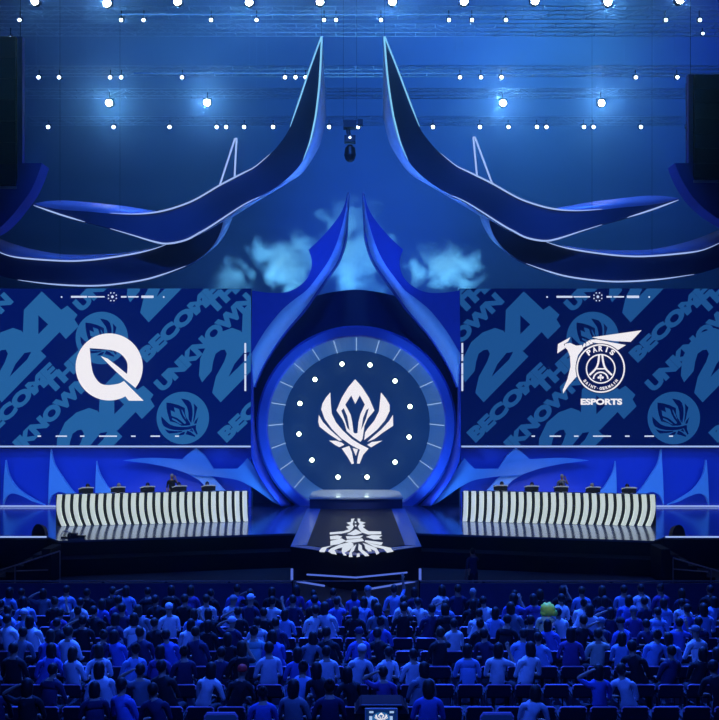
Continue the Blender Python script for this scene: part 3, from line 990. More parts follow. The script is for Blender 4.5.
# ------------------------------------------------------------------ people
def person_mesh(name, seated=True, lean=(0, 0), armL='lap', armR='lap', turn=0.):
    """one continuous body facing +Y; returns mesh and head centre"""
    J, E, RAD, MI = [], [], [], []

    def j(par, p, r, m):
        J.append(Vector(p))
        RAD.append(r)
        MI.append(m)
        if par is not None:
            E.append((par, len(J) - 1))
        return len(J) - 1
    hip = .56 if seated else .92
    lx, ly = lean
    pel = j(None, (0, 0, hip), (.165, .125), 2)
    wai = j(pel, (lx * .35, ly * .35, hip + .17), (.158, .115), 1)
    che = j(wai, (lx * .75, ly * .75, hip + .36), (.172, .12), 1)
    upc = j(che, (lx, ly, hip + .47), (.12, .09), 1)
    nk = j(upc, (lx * 1.15, ly * 1.15 + .01, hip + .54), (.056, .056), 0)
    hl = j(nk, (lx * 1.25, ly * 1.25 + .025, hip + .605), (.066, .072), 0)
    hm = j(hl, (lx * 1.3, ly * 1.3 + .02, hip + .675), (.080, .094), 0)
    ht = j(hm, (lx * 1.3, ly * 1.3 + .01, hip + .75), (.064, .076), 0)
    hc = J[hm]
    fingers = []
    for s, mode in ((-1, armL), (1, armR)):
        sh = j(upc, (lx + s * .175, ly, hip + .43), (.066, .066), 1)
        S = J[sh]
        if mode == 'lap':
            el, wr, dirv = S + Vector((s * .07, .07, -.27)), S + Vector((-s * .04, .27, -.30)), Vector((-s * .5, .8, -.1))
        elif mode == 'up':
            el, wr, dirv = S + Vector((s * .10, .10, .22)), S + Vector((s * .06, .12, .47)), Vector((0, .1, 1))
        elif mode == 'phone':
            el, wr, dirv = S + Vector((s * .10, .20, -.08)), S + Vector((-s * .02, .26, .17)), Vector((-s * .2, .2, .9))
        elif mode == 'head':
            el, wr, dirv = S + Vector((s * .20, .04, .12)), S + Vector((-s * .03, -.02, .26)), Vector((-s * .9, 0, .3))
        elif mode == 'side':
            el, wr, dirv = S + Vector((s * .06, -.02, -.29)), S + Vector((s * .05, .05, -.53)), Vector((0, .1, -1))
        else:   # desk: reaching forward
            el, wr, dirv = S + Vector((s * .09, .16, -.22)), S + Vector((-s * .02, .38, -.17)), Vector((0, 1, 0))
        up1 = j(sh, S.lerp(el, .5), (.050, .050), 1)
        e1 = j(up1, el, (.042, .042), 1)
        f1 = j(e1, el.lerp(wr, .5), (.037, .037), 0)
        w1 = j(f1, wr, (.027, .024), 0)
        dirv = dirv.normalized()
        pm = j(w1, wr + dirv * .055, (.036, .017), 0)
        side = dirv.cross(Vector((0, 0, 1)) if abs(dirv.z) < .8 else Vector((0, 1, 0))).normalized()
        curl = side.cross(dirv)
        if curl.z > 0 and abs(dirv.z) < .8:
            curl = -curl
        for k, (o, ln) in enumerate(((-.03, .062), (-.010, .074), (.010, .070), (.03, .055))):
            b0 = wr + dirv * .09 + side * o
            q = j(pm, b0, (.010, .010), 0)
            q = j(q, b0 + dirv * ln * .55 + curl * .012, (.009, .009), 0)
            j(q, b0 + dirv * ln * .9 + curl * .034, (.008, .008), 0)
        q = j(w1, wr + dirv * .035 - side * .036, (.012, .012), 0)
        j(q, wr + dirv * .075 - side * .052 + curl * .012, (.010, .010), 0)
    for s in (-1, 1):
        if seated:
            hp = j(pel, (s * .095, .06, .53), (.088, .085), 2)
            th = j(hp, (s * .115, .25, .53), (.075, .075), 2)
            kn = j(th, (s * .12, .44, .50), (.06, .06), 2)
            sn = j(kn, (s * .12, .46, .28), (.052, .055), 2)
            an = j(sn, (s * .12, .45, .09), (.038, .04), 2)
            ft = j(an, (s * .125, .52, .045), (.04, .035), 3)
            j(ft, (s * .13, .62, .035), (.035, .025), 3)
        else:
            hp = j(pel, (s * .09, 0, hip - .10), (.09, .095), 2)
            th = j(hp, (s * .10, .01, hip - .27), (.08, .08), 2)
            kn = j(th, (s * .11, .02, .49), (.058, .06), 2)
            sn = j(kn, (s * .115, 0, .30), (.054, .056), 2)
            an = j(sn, (s * .12, -.01, .09), (.037, .04), 2)
            ft = j(an, (s * .125, .06, .045), (.04, .035), 3)
            j(ft, (s * .13, .17, .035), (.036, .025), 3)
    me = bpy.data.meshes.new('skel')
    me.from_pydata([tuple(v) for v in J], E, [])
    o = bpy.data.objects.new('skel', me)
    C.objects.link(o)
    sk = o.modifiers.new('skin', 'SKIN')
    sk.use_smooth_shade = True
    for i, r in enumerate(RAD):
        d_ = me.skin_vertices[0].data[i]
        d_.radius = r
        d_.use_root = (i == 0)
    ss = o.modifiers.new('sub', 'SUBSURF')
    ss.levels = 1
    dg = bpy.context.evaluated_depsgraph_get()
    m2 = bpy.data.meshes.new_from_object(o.evaluated_get(dg))
    bpy.data.objects.remove(o)
    bm = bmesh.new()
    bm.from_mesh(m2)
    # seam points: a face belongs to its nearest skeleton bone
    segs = [(J[a], J[b], MI[b]) for a, b in E]
    for f in bm.faces:
        c = f.calc_center_median()
        best, bi = 1e9, 0
        for a, b, mi in segs:
            ab = b - a
            t = max(0, min(1, (c - a).dot(ab) / max(1e-9, ab.length_squared)))
            dd = (a + ab * t - c).length_squared
            if dd < best:
                best, bi = dd, mi
        f.material_index = bi
        f.smooth = True
    # face: eyes, nose, mouth, ears
    def blob(c, rad, mi):
        r = bmesh.ops.create_icosphere(bm, subdivisions=1, radius=1)
        for v in r['verts']:
            v.co = Vector((v.co.x * rad[0], v.co.y * rad[1], v.co.z * rad[2])) + c
        for f in {f for v in r['verts'] for f in v.link_faces}:
            f.material_index = mi
    for s in (-1, 1):
        blob(hc + Vector((s * .03, .083, .0)), (.012, .010, .008), 4)
        blob(hc + Vector((s * .078, .005, -.01)), (.010, .018, .028), 0)
    blob(hc + Vector((0, .095, -.028)), (.013, .018, .022), 0)
    blob(hc + Vector((0, .080, -.062)), (.024, .010, .007), 4)
    me3 = bpy.data.meshes.new(name)
    bm.to_mesh(me3)
    bm.free()
    for m in ('skin', 'trousers', 'trousers', 'shoe', 'eye'):
        me3.materials.append(M[m])
    me3.materials[1] = SHIRT['grey']
    bpy.data.meshes.remove(m2)
    return me3, hc


def hair_mesh(kind):
    mb = MB()
    if kind == 'short':
        mb.ball((0, -.022, .022), (.089, .095, .105), nu=14, nv=10)
    elif kind == 'long':
        mb.ball((0, -.022, .022), (.092, .098, .106), nu=14, nv=10, fn=lambda p: Vector((p.x * (1 if p.z > -.02 else 1.12), p.y - (.015 if p.z < -.02 else 0), p.z if p.z > -.02 else p.z * 3.0 + .04)))
    elif kind == 'bun':
        mb.ball((0, -.022, .022), (.088, .094, .104), nu=14, nv=10)
        mb.ball((0, -.085, .105), (.042, .042, .04), nu=10, nv=8)
    elif kind == 'cap':
        mb.ball((0, -.012, .045), (.090, .104, .088), nu=14, nv=10, fn=lambda p: Vector((p.x, p.y, max(p.z, -.035))))
        mb.ball((0, .105, .030), (.070, .075, .010), nu=12, nv=6)
    elif kind == 'hood':
        def lump(p):
            k = 1 + .12 * math.sin(p.x * 60) * math.cos(p.z * 45)
            return Vector((p.x * k, p.y * k, p.z * k if p.z > 0 else p.z * 1.1))
        mb.ball((0, -.03, .01), (.17, .13, .15), nu=18, nv=12, fn=lump)
        mb.ball((.13, -.04, -.06), (.09, .09, .08), nu=12, nv=8)
        mb.ball((-.10, -.04, -.08), (.08, .09, .07), nu=12, nv=8)
    me = bpy.data.meshes.new('hair')
    me.from_pydata([tuple(v) for v in mb.v], [], mb.f)
    me.materials.append(M['hairdark'])
    me.polygons.foreach_set('use_smooth', [True] * len(me.polygons))
    return me


HAIR = {k: hair_mesh(k) for k in ('short', 'long', 'bun', 'cap', 'hood')}
POSES = {
    'plain': person_mesh('body', True, (0, 0)),
    'left': person_mesh('body', True, (-.12, .03), 'lap', 'lap'),
    'right': person_mesh('body', True, (.11, .05), 'lap', 'lap'),
    'forward': person_mesh('body', True, (.0, .12), 'lap', 'lap'),
    'phone': person_mesh('body', True, (.02, .02), 'lap', 'phone'),
    'head': person_mesh('body', True, (-.02, .02), 'head', 'lap'),
    'raise': person_mesh('body', True, (-.03, .02), 'lap', 'up'),
    'desk': person_mesh('body', True, (0, .10), 'desk', 'desk'),
    'stand': person_mesh('body', False, (0, .02), 'phone', 'side'),
    'standplain': person_mesh('body', False, (0, .02), 'side', 'phone'),
}
PROTO = {k: bpy.data.objects.new('body', v[0]) for k, v in POSES.items()}


def person(pose, loc, rz, shirt, hair, hairmat, label, group=None, scale=1.):
    e = empty('person', loc, rz)
    e.scale = (scale,) * 3
    tag(e, label, 'person', group)
    b = PROTO[pose].copy()
    C.objects.link(b)
    b.parent = e
    b.material_slots[1].link = 'OBJECT'
    b.material_slots[1].material = shirt
    if hair:
        h = bpy.data.objects.new('cap' if hair == 'cap' else 'hood' if hair == 'hood' else 'hair', HAIR[hair])
        C.objects.link(h)
        h.parent = e
        h.location = POSES[pose][1]
        h.material_slots[0].link = 'OBJECT'
        h.material_slots[0].material = hairmat
    return e


# ------------------------------------------------------------------ chairs
def chair_meshes():
    K = {}
    mb = MB()
    mb.prism([Vector((x, y, .40)) for x, y in ((-.22, .0), (.22, 0), (.21, .42), (.17, .46), (-.17, .46), (-.21, .42))],
             [Vector((x, y, .46)) for x, y in ((-.22, .0), (.22, 0), (.21, .42), (.17, .46), (-.17, .46), (-.21, .42))])
    K['seat'] = (mb, M['chair'])
    mb = MB()
    pr = [(-.23, .45), (.23, .45), (.24, .60), (.235, .655), (.20, .68), (-.20, .68), (-.235, .655), (-.24, .60)]
    mb.prism([Vector((x, -.07 - (z - .45) * .25, z)) for x, z in pr], [Vector((x, -.01 - (z - .45) * .25, z)) for x, z in pr])
    K['backrest'] = (mb, M['chair'])
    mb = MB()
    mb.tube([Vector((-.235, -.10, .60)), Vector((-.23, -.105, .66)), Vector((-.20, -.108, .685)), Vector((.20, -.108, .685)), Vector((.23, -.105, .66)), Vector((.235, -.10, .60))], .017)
    K['top_rail'] = (mb, M['chairhighlight'])  # paler rail: highlight of the top-lit backrest put into its colour
    mb = MB()
    for s in (-1, 1):
        mb.tube([Vector((s * .22, .40, 0)), Vector((s * .22, .38, .41)), Vector((s * .22, .0, .41)), Vector((s * .22, -.06, 0))], .014)
        mb.bar(Vector((s * .22, 0, .41)), Vector((s * .225, -.06, .5)), .014)
    mb.bar(Vector((-.22, .2, .405)), Vector((.22, .2, .405)), .014)
    K['leg_frame'] = (mb, M['chairleg'])
    r = {}
    for k, (mb, m) in K.items():
        me = bpy.data.meshes.new(k)
        me.from_pydata([tuple(v) for v in mb.v], [], mb.f)
        me.materials.append(m)
        r[k] = bpy.data.objects.new(k, me)
    return r


CH = chair_meshes()


def chair(loc, rz, label, group, mat=None, scale=1.):
    e = empty('auditorium_chair', loc, rz)
    e.scale = (scale,) * 3
    tag(e, label, 'chair', group)
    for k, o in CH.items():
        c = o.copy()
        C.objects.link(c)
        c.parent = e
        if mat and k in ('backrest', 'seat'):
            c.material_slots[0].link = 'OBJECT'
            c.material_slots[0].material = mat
    return e


# ------------------------------------------------------------------ players
place_words = ['outermost', 'second from the outer end', 'middle', 'second from the portal end', 'nearest the portal']
MONX = [[86, 118, 147.5, 179.5, 208.5], [629, 593, 561, 531.5, 500.5]]
for side in (0, 1):
    a, u, nrm, L, rz = desk_dirs[side]
    nm = ('left', 'right')[side]
    for i, px in enumerate(MONX[side]):
        # where the sight line through this monitor meets the desk line
        d = 41.5
        for _ in range(4):
            x = (px - CX) / F * d
            t = (x - a.x) / u.x
            q = a + u * t - nrm * .45
            d = q.y
        q = Vector(((px - CX) / F * q.y, q.y, TOPZ - .045))
        e = empty('monitor', q, rz)
        tag(e, f'slim dark gaming monitor on the {nm} desk, {place_words[i]} of its five', 'monitor', f'monitors on the {nm} desk')
        def mpart(name, mb, mat):
            me = bpy.data.meshes.new(name)
            me.from_pydata([tuple(v) for v in mb.v], [], mb.f)
            me.materials.append(mat)
            o = bpy.data.objects.new(name, me)
            C.objects.link(o)
            o.parent = e
            return o
        mpart('casing', MB().box((0, 0, .17), (.60, .04, .22)).box((0, -.03, .17), (.24, .05, .14)), M['plastic'])
        mpart('top_edge', MB().tube([Vector((-.32, .0, .23)), Vector((-.15, -.01, .28)), Vector((.15, -.01, .285)), Vector((.33, 0, .27))], .03), M['white'])
        mpart('stand', MB().box((0, -.05, .03), (.10, .04, .12)).box((0, -.03, .008), (.28, .20, .016)), M['plastic'])
        mpart('display', MB().box((0, .022, .17), (.56, .006, .19)), M['stagelogo'])
        pp = q - nrm * 1.22
        pp.z = DECK + .3
        hm = 'hairpale' if i % 2 else 'hairdark'
        person('desk', pp, rz + math.pi, SHIRT['white' if (i + side) % 2 else 'black'], 'short', M['hairdark' if i != 1 else 'hairpale'],
               f'player seated at the {nm} desk, {place_words[i]} of five, behind a monitor', f'players at the {nm} desk', .99)
        cp = pp.copy()
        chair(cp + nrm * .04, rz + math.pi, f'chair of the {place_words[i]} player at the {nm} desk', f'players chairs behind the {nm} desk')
for side, px in ((0, 171.5), (1, 561.5)):
    a, u, nrm, L, rz = desk_dirs[side]
    d = 43.4
    x = (px - CX) / F * d
    base = Vector((x, (a + u * ((x - a.x) / u.x) - nrm * 2.35).y, DECK + .3))
    person('stand', base, rz + math.pi, SHIRT['black' if side == 0 else 'grey'], 'short', M['hairpale'],
           'coach in black standing behind the players of the left desk, arm raised' if side == 0 else 'coach in grey standing behind the middle player of the right desk', None, .97)

# rounded dark forms, camera on the stage edge, crew in the pit
for side, px, py in ((0, 39.5, 535), (1, 677.5, 536)):
    d = 5.3 * F / (py - HY)
    p = Vector(((px - CX) / F * d, d, DECK))
    e = empty('floor_reflection_form', p)  # made-up solid standing in for a dark floor reflection
    tag(e, f'round-backed black form in place of a floor reflection near the stage edge at far {("left", "right")[side]}', 'floor form', 'dark forms in place of floor reflections')
    pr = [(.26 * math.cos(math.pi * k / 10), .46 * math.sin(math.pi * k / 10)) for k in range(11)]
    MB().prism([Vector((p.x + x, p.y - .15, p.z + z)) for x, z in pr], [Vector((p.x + x, p.y + .25, p.z + z * .8)) for x, z in pr]).build('cabinet', M['black'], e)
    MB().prism([Vector((p.x + x * .85, p.y + .24, p.z + .03 + z * .65)) for x, z in pr], [Vector((p.x + x * .85, p.y + .27, p.z + .03 + z * .65)) for x, z in pr]).build('rear_panel', M['plastic'], e)
p = Vector(((73 - CX) / F * 36.9, 36.9, DECK))
e = empty('stage_camera', p)
tag(e, 'small black low camera lying on the stage edge before the left desk', 'camera')
MB().box(p + Vector((0, 0, .12)), (.35, .2, .14)).box(p + Vector((.3, 0, .06)), (.35, .16, .08)).build('body', M['plastic'], e)
MB().lathe(p + Vector((-.1, -.1, .13)), [(.05, 0), (.06, -.12)], 'Y', 10).build('lens', M['plastic'], e)
MB().box(p + Vector((.0, 0, .025)), (.9, .12, .05)).build('slider', M['plastic'], e)
MB().bar(p + Vector((-.35, -.05, .28)), p + Vector((-.05, -.05, .2)), .02).bar(p + Vector((-.35, -.05, .28)), p + Vector((-.5, 0, .03)), .015).build('handle', M['white'], e)
person('standplain', Vector(((473 - CX) / F * 31, 31, 0)), R(20), SHIRT['navy'], 'short', M['hairdark'], 'crew member in dark clothes standing in the pit right of the runway')

# stairs with handrails up to the stage
for side, nm in ((0, 'left'), (1, 'right')):
    s = -1 if side == 0 else 1
    e = empty('stage_stairs', (s * 10.6, 34.6, 0))
    tag(e, f'dark steps with thin metal handrail leading up to the {nm} end of the stage', 'stairs', 'steps at both ends of the stage')
    for k in range(6):
        x = s * (12.6 - k * .32)
        MB().box((x, 34.7, .1 + .2 * k - (.2 * k) / 2), (.33, 1.2, .2 + .2 * k)).build('step', M['fascia'], e)
    px0, py0, px1, py1 = (0, 577, 60, 551) if side == 0 else (719, 577, 673, 558)
    a_, b_ = W(px0 - (30 if side == 0 else -30), py0 + (13 if side == 0 else 12), 34.0), W(px1, py1, 34.0)
    a_.z = max(a_.z, .12)
    MB().bar(a_, b_, .028).build('handrail', M['rail'], e)
    for t in (.0, .5, 1.):
        q = a_.lerp(b_, t)
        MB().bar(q, Vector((q.x, q.y, 0)), .02).build('post', M['rail'], e)
    q0, q1 = (W(16, 571, 34.0), W(48, 570, 34.0)) if side == 0 else (W(673, 569, 34.0), W(708, 572, 34.0))
    MB().bar(q0, q1, .022).build('lower_rail', M['tubedim'] if False else M['rail'], e)

# ------------------------------------------------------------------ barrier before the audience
BD = 28.6
bz = W(0, 581, BD).z
secs = [(-340, 292, 'left of the runway'), (420, 1060, 'right of the runway')]
for x0, x1, nm in secs:
    a, b = W(x0, 581, BD), W(x1, 581, BD)
    e = empty('barrier', ((a.x + b.x) / 2, BD, 0))
    tag(e, f'low dark blue crowd barrier with thin pale top rail, {nm}', 'barrier', 'crowd barriers before the first row')
    MB().box(((a.x + b.x) / 2, BD, bz / 2 - .03), (b.x - a.x, .08, bz - .06)).build('panel', M['barrier'], e)
    MB().bar(Vector((a.x, BD, bz)), Vector((b.x, BD, bz)), .02).build('top_rail', M['rail'], e)
    mb = MB()
    k = 10
    for i in range(k + 1):
        x = a.x + (b.x - a.x) * i / k
        MB().box((x, BD + .1, bz / 2), (.06, .12, bz)).build('post', M['fascia'], e)
a, b = W(294, 581, BD), W(418, 581, BD)
e = empty('barrier', (0, BD, 0))
tag(e, 'open thin metal rail closing the gap in front of the runway tip', 'barrier')
MB().bar(Vector((a.x, BD, bz)), Vector((b.x, BD, bz)), .018).build('top_rail', M['rail'], e)
for q in (a.x + .05, b.x - .05):
    MB().bar(Vector((q, BD, 0)), Vector((q, BD, bz)), .02).build('post', M['rail'], e)

# ------------------------------------------------------------------ audience
ROWD = [(25.5, 615), (24.0, 626), (22.6, 637), (21.3, 650), (19.9, 665), (18.5, 683), (17.1, 705), (15.8, 727), (14.5, 752)]
BR = [(12, 607, 'sky'), (56, 611, 'sky'), (80, 618, 'pale'), (42, 628, 'sky'), (66, 624, 'sky'), (27, 641, 'pale'), (6, 628, 'sky'), (99, 619, 'blue'), (6, 643, 'pale'), (40, 657, 'blue'), (62, 655, 'pale'),
      (75, 668, 'white'), (93, 668, 'white'), (132, 672, 'sky'), (4, 680, 'white'), (30, 685, 'pale'), (104, 690, 'white'), (134, 641, 'pale'), (133, 607, 'sky'), (118, 712, 'blue'),
      (276, 617, 'pale'), (173, 623, 'pale'), (197, 628, 'sky'), (214, 618, 'pale'), (234, 618, 'white'), (264, 639, 'white'), (183, 651, 'pale'), (248, 655, 'teal'), (215, 652, 'blue'), (209, 690, 'pale'),
      (258, 672, 'white'), (287, 694, 'sky'), (327, 616, 'pale'), (340, 620, 'blue'), (316, 630, 'pale'), (336, 630, 'white'), (370, 610, 'pale'), (405, 615, 'pale'), (364, 618, 'sky'), (429, 619, 'pale'),
      (373, 639, 'blue'), (326, 680, 'white'), (348, 676, 'white'), (380, 676, 'white'), (406, 674, 'white'), (318, 702, 'blue'), (445, 607, 'pale'), (486, 614, 'pale'), (455, 642, 'pale'), (474, 629, 'pale'),
      (492, 629, 'sky'), (507, 617, 'blue'), (554, 615, 'pale'), (564, 628, 'pale'), (576, 615, 'pale'), (521, 657, 'sky'), (546, 660, 'sky'), (463, 673, 'sky'), (495, 673, 'pale'), (517, 673, 'pale'),
      (580, 615, 'sky'), (629, 609, 'sky'), (648, 611, 'pale'), (671, 618, 'sky'), (689, 619, 'pale'), (708, 618, 'sky'), (673, 631, 'blue'), (654, 630, 'sky'), (594, 633, 'white'), (595, 655, 'sand'),
      (630, 655, 'sky'), (642, 655, 'sky'), (662, 663, 'blue'), (683, 657, 'sky'), (716, 655, 'pale'), (627, 669, 'blue'), (582, 710, 'white'), (639, 690, 'white'), (537, 710, 'white')]
colour_word = dict(pale='very pale', white='white', sky='light blue', blue='mid blue', navy='navy', black='black', grey='grey', teal='teal', sand='sand coloured', violet='dark violet', neon='neon green')
hair_word = {'short': 'short hair', 'long': 'long hair', 'bun': 'hair in a bun', 'cap': 'a cap', 'hood': 'a hood'}
EMPTY = {3: [(296, 432)], 2: [(300, 330)], 4: [(440, 470)], 5: [(436, 502), (513, 548), (553, 590), (600, 622), (165, 175)], 6: [(195, 222), (262, 285), (420, 600), (640, 719), (60, 95)], 7: [(330, 420), (100, 140), (440, 700)]}
placed_special = {}
used = set()
for r, (d, y) in enumerate(ROWD):
    ztop = CZ - (y - HY) * d / F
    zf = ztop - .69
    if r < len(ROWD):
        # the stepped floor under this row
        nxt = 1.0 if r < len(ROWD) - 1 else 3
        struct(f'floor_row_step', MB().box((0, d + .1, zf / 2 - .0), (40, 1.42, zf if zf > .02 else .02)), M['concrete']) if zf > .02 else None
    if r == 8:
        continue
    pitch = .55
    n0 = int(math.floor((0 - CX - 6) / F * d / pitch))
    n1 = int(math.ceil((719 - CX + 6) / F * d / pitch))
    off = random.uniform(-.1, .1)
    cnt = 0
    pc = 0
    for k in range(n0, n1 + 1):
        x = k * pitch + off
        px = CX + x / d * F
        if px < -8 or px > 727:
            continue
        cnt += 1
        py_sh = HY + (CZ - (zf + .90)) / d * F
        gap = any(a <= px <= b for a, b in EMPTY.get(r, []))
        who = f'{ord_(cnt)} from the left'
        rowp = f'{ord_(r + 1)} row behind the barrier'
        rowb = f'{ord_(r + 1)} row back'
        occupied = (not gap) and random.random() < (.97 if r < 4 else .92 if r < 6 else .80)
        best = None
        for b in BR:
            if b in used:
                continue
            dd = abs(b[0] - px) / 11 + abs(b[1] - py_sh) / 9
            if dd < 1.25 and (best is None or dd < best[0]):
                best = (dd, b)
        if best:
            occupied = True
        if d < 15 and not best:
            pass
        if occupied:
            pc += 1
            who = f'{ord_(pc)} from the left'
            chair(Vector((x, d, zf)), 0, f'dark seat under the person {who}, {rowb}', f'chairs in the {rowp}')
            if best:
                used.add(best[1])
                col = best[1][2]
            else:
                col = random.choices(['navy', 'black', 'violet', 'blue', 'grey', 'sky'], [5, 6, 2, 2, 1.2, .5])[0]
            hair = random.choices(['short', 'long', 'bun', 'cap'], [5, 5, .7, .8])[0]
            hm = M['hairdark'] if random.random() < .8 else M['hairbrown']
            if hair == 'cap':
                hm = SHIRT[random.choice(['navy', 'black', 'white', 'grey'])]
            pose = random.choices(['plain', 'left', 'right', 'forward', 'phone', 'head'], [3, 2.5, 2.5, 1.8, .9, .6])[0]
            lab = f'{colour_word[col]} shirted person with {hair_word[hair]}, {who}, {rowb}'
            key = None
            if abs(px - 539) < 12.1 and r == 2 and 'neon' not in placed_special:
                key = 'neon'
                col, hair, hm = 'teal', 'hood', SHIRT['neon']
                lab = 'person with a bright neon green hood, the only one in the crowd'
                HOODSPOT = Vector((x, d + .05, zf + 1.25))
            elif abs(px - 227) < 15.5 and r == 6 and 'red' not in placed_special:
                key = 'red'
                col, hair, hm = 'black', 'cap', M['redcap']
                lab = 'person in dark shirt wearing a red cap, near the bottom of the picture'
            elif abs(px - 396) < 10.5 and r == 0 and 'arm' not in placed_special:
                key = 'arm'
                col, hair, pose = 'sky', 'short', 'raise'
                hm = M['hairdark']
                lab = 'light blue shirted person in the first row raising one arm above the barrier'
            elif abs(px - 479) < 10.5 and r == 0 and 'pale' not in placed_special:
                key = 'pale'
                hair, hm = 'short', M['hairpale']
                lab = 'person with pale blond hair in the first row right of the runway'
            elif abs(px - 227) < 12.8 and r == 3 and 'pcap' not in placed_special:
                key = 'pcap'
                hair, hm, col = 'cap', SHIRT['white'], 'navy'
                lab = 'person in a pale cap and navy shirt in the fourth row, left half'
            if key:
                placed_special[key] = 1
            person(pose, Vector((x + random.uniform(-.03, .03), d + .09, zf)), R(random.uniform(-26, 26)), SHIRT[col], hair, hm, lab,
                   f'spectators in the {rowp}', random.uniform(.98, 1.1))
        else:
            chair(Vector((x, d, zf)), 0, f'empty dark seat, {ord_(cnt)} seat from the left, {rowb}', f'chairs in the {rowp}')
for px, nm in ((222, 'left'), (496, 'right')):
    d = 14.6
    zt = CZ - (711 - HY) * d / F
    zf = ROWD[8] and (CZ - (752 - HY) * 14.5 / F - .69)
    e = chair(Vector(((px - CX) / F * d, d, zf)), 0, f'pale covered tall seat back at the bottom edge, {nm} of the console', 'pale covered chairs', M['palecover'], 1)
    e.scale = (1.05, 1, (zt - zf) / .69)

# control console with its small screen at the bottom edge
d = 14.0
e = empty('control_console', ((381 - CX) / F * d, d, 0))
tag(e, 'black control console with a sloped hood at the bottom centre edge', 'console')
ztp = CZ - (702 - HY) * d / F
xl, xr = (358 - CX) / F * d, (405 - CX) / F * d
zf8 = CZ - (752 - HY) * 14.5 / F - .69
MB().box(((xl + xr) / 2, d + .1, (ztp - .12 + zf8) / 2), (xr - xl + .1, .5, ztp - .12 - zf8)).build('cabinet', M['plastic'], e)
pr = [(xl - .04, ztp - .12), (xr + .04, ztp - .12), (xr - .02, ztp - .02), (xr - .06, ztp), (xl + .06, ztp), (xl + .02, ztp - .02)]
MB().prism([Vector((x, d - .14, z)) for x, z in pr], [Vector((x, d + .34, z)) for x, z in pr]).build('hood', M['chair'], e)
MB().bar(Vector((xl + .05, d - .15, ztp)), Vector((xr - .05, d - .15, ztp)), .012).build('hood_rim', M['rail'], e)
sx0, sx1 = (365.5 - CX) / F * (d - .35), (397 - CX) / F * (d - .35)
szt = CZ - (708.5 - HY) * (d - .35) / F
m_ = empty('preview_monitor', ((sx0 + sx1) / 2, d - .3, szt - .4))
tag(m_, 'small preview screen with thin white frame at the bottom centre showing a blue emblem picture', 'monitor')
mb = MB()
cxm, w, h = (sx0 + sx1) / 2, sx1 - sx0, .30
for c, s in (((cxm, szt), (w, .015)), ((cxm, szt - h), (w, .015))):
    mb.box((c[0], d - .36, c[1]), (s[0], .03, s[1]))
for x in (sx0, sx1):
    mb.box((x, d - .36, szt - h / 2), (.015, .03, h))
mb.build('frame', M['white'], m_)
MB().box((cxm, d - .33, szt - h / 2), (w, .04, h)).build('casing', M['plastic'], m_)
MB().box((cxm, d - .3, szt - h - .2), (.05, .04, .45)).box((cxm, d - .28, szt - h - .42), (.3, .25, .03)).build('stand', M['plastic'], m_)
a2 = Art((0, 0, 1, 1))
a2.rectg(0, 0, 1, 1, 0, 0)
a2.disc((.5, .45), .30, 1, 1, 20)
emblem(a2, (.5, .42), .22, 0, 2, 2)
for q in (.1, .78):
    a2.rectg(q, .1, q + .14, .2, 3, 1)
    a2.rectg(q, .35, q + .1, .55, 3, 1)
for k in range(5):
    a2.rectg(.15 + k * .15, .8, .25 + k * .15, .9, 3, 1)
a2.build('display', [M['disc'], M['scr_pat'], M['scr_white'], M['trussled']], lambda x, y, l: Vector((sx0 + .01 + (w - .02) * x, d - .352 - l * .1, szt - .008 - (h - .016) * y)), m_)
# shelf the monitor stands on
tag(MB().box((cxm, d - .28, (szt - h - .45 + zf8) / 2), (.6, .4, szt - h - .45 - zf8)).build('equipment_case', M['plastic']), 'black equipment case under the small preview screen', 'case')


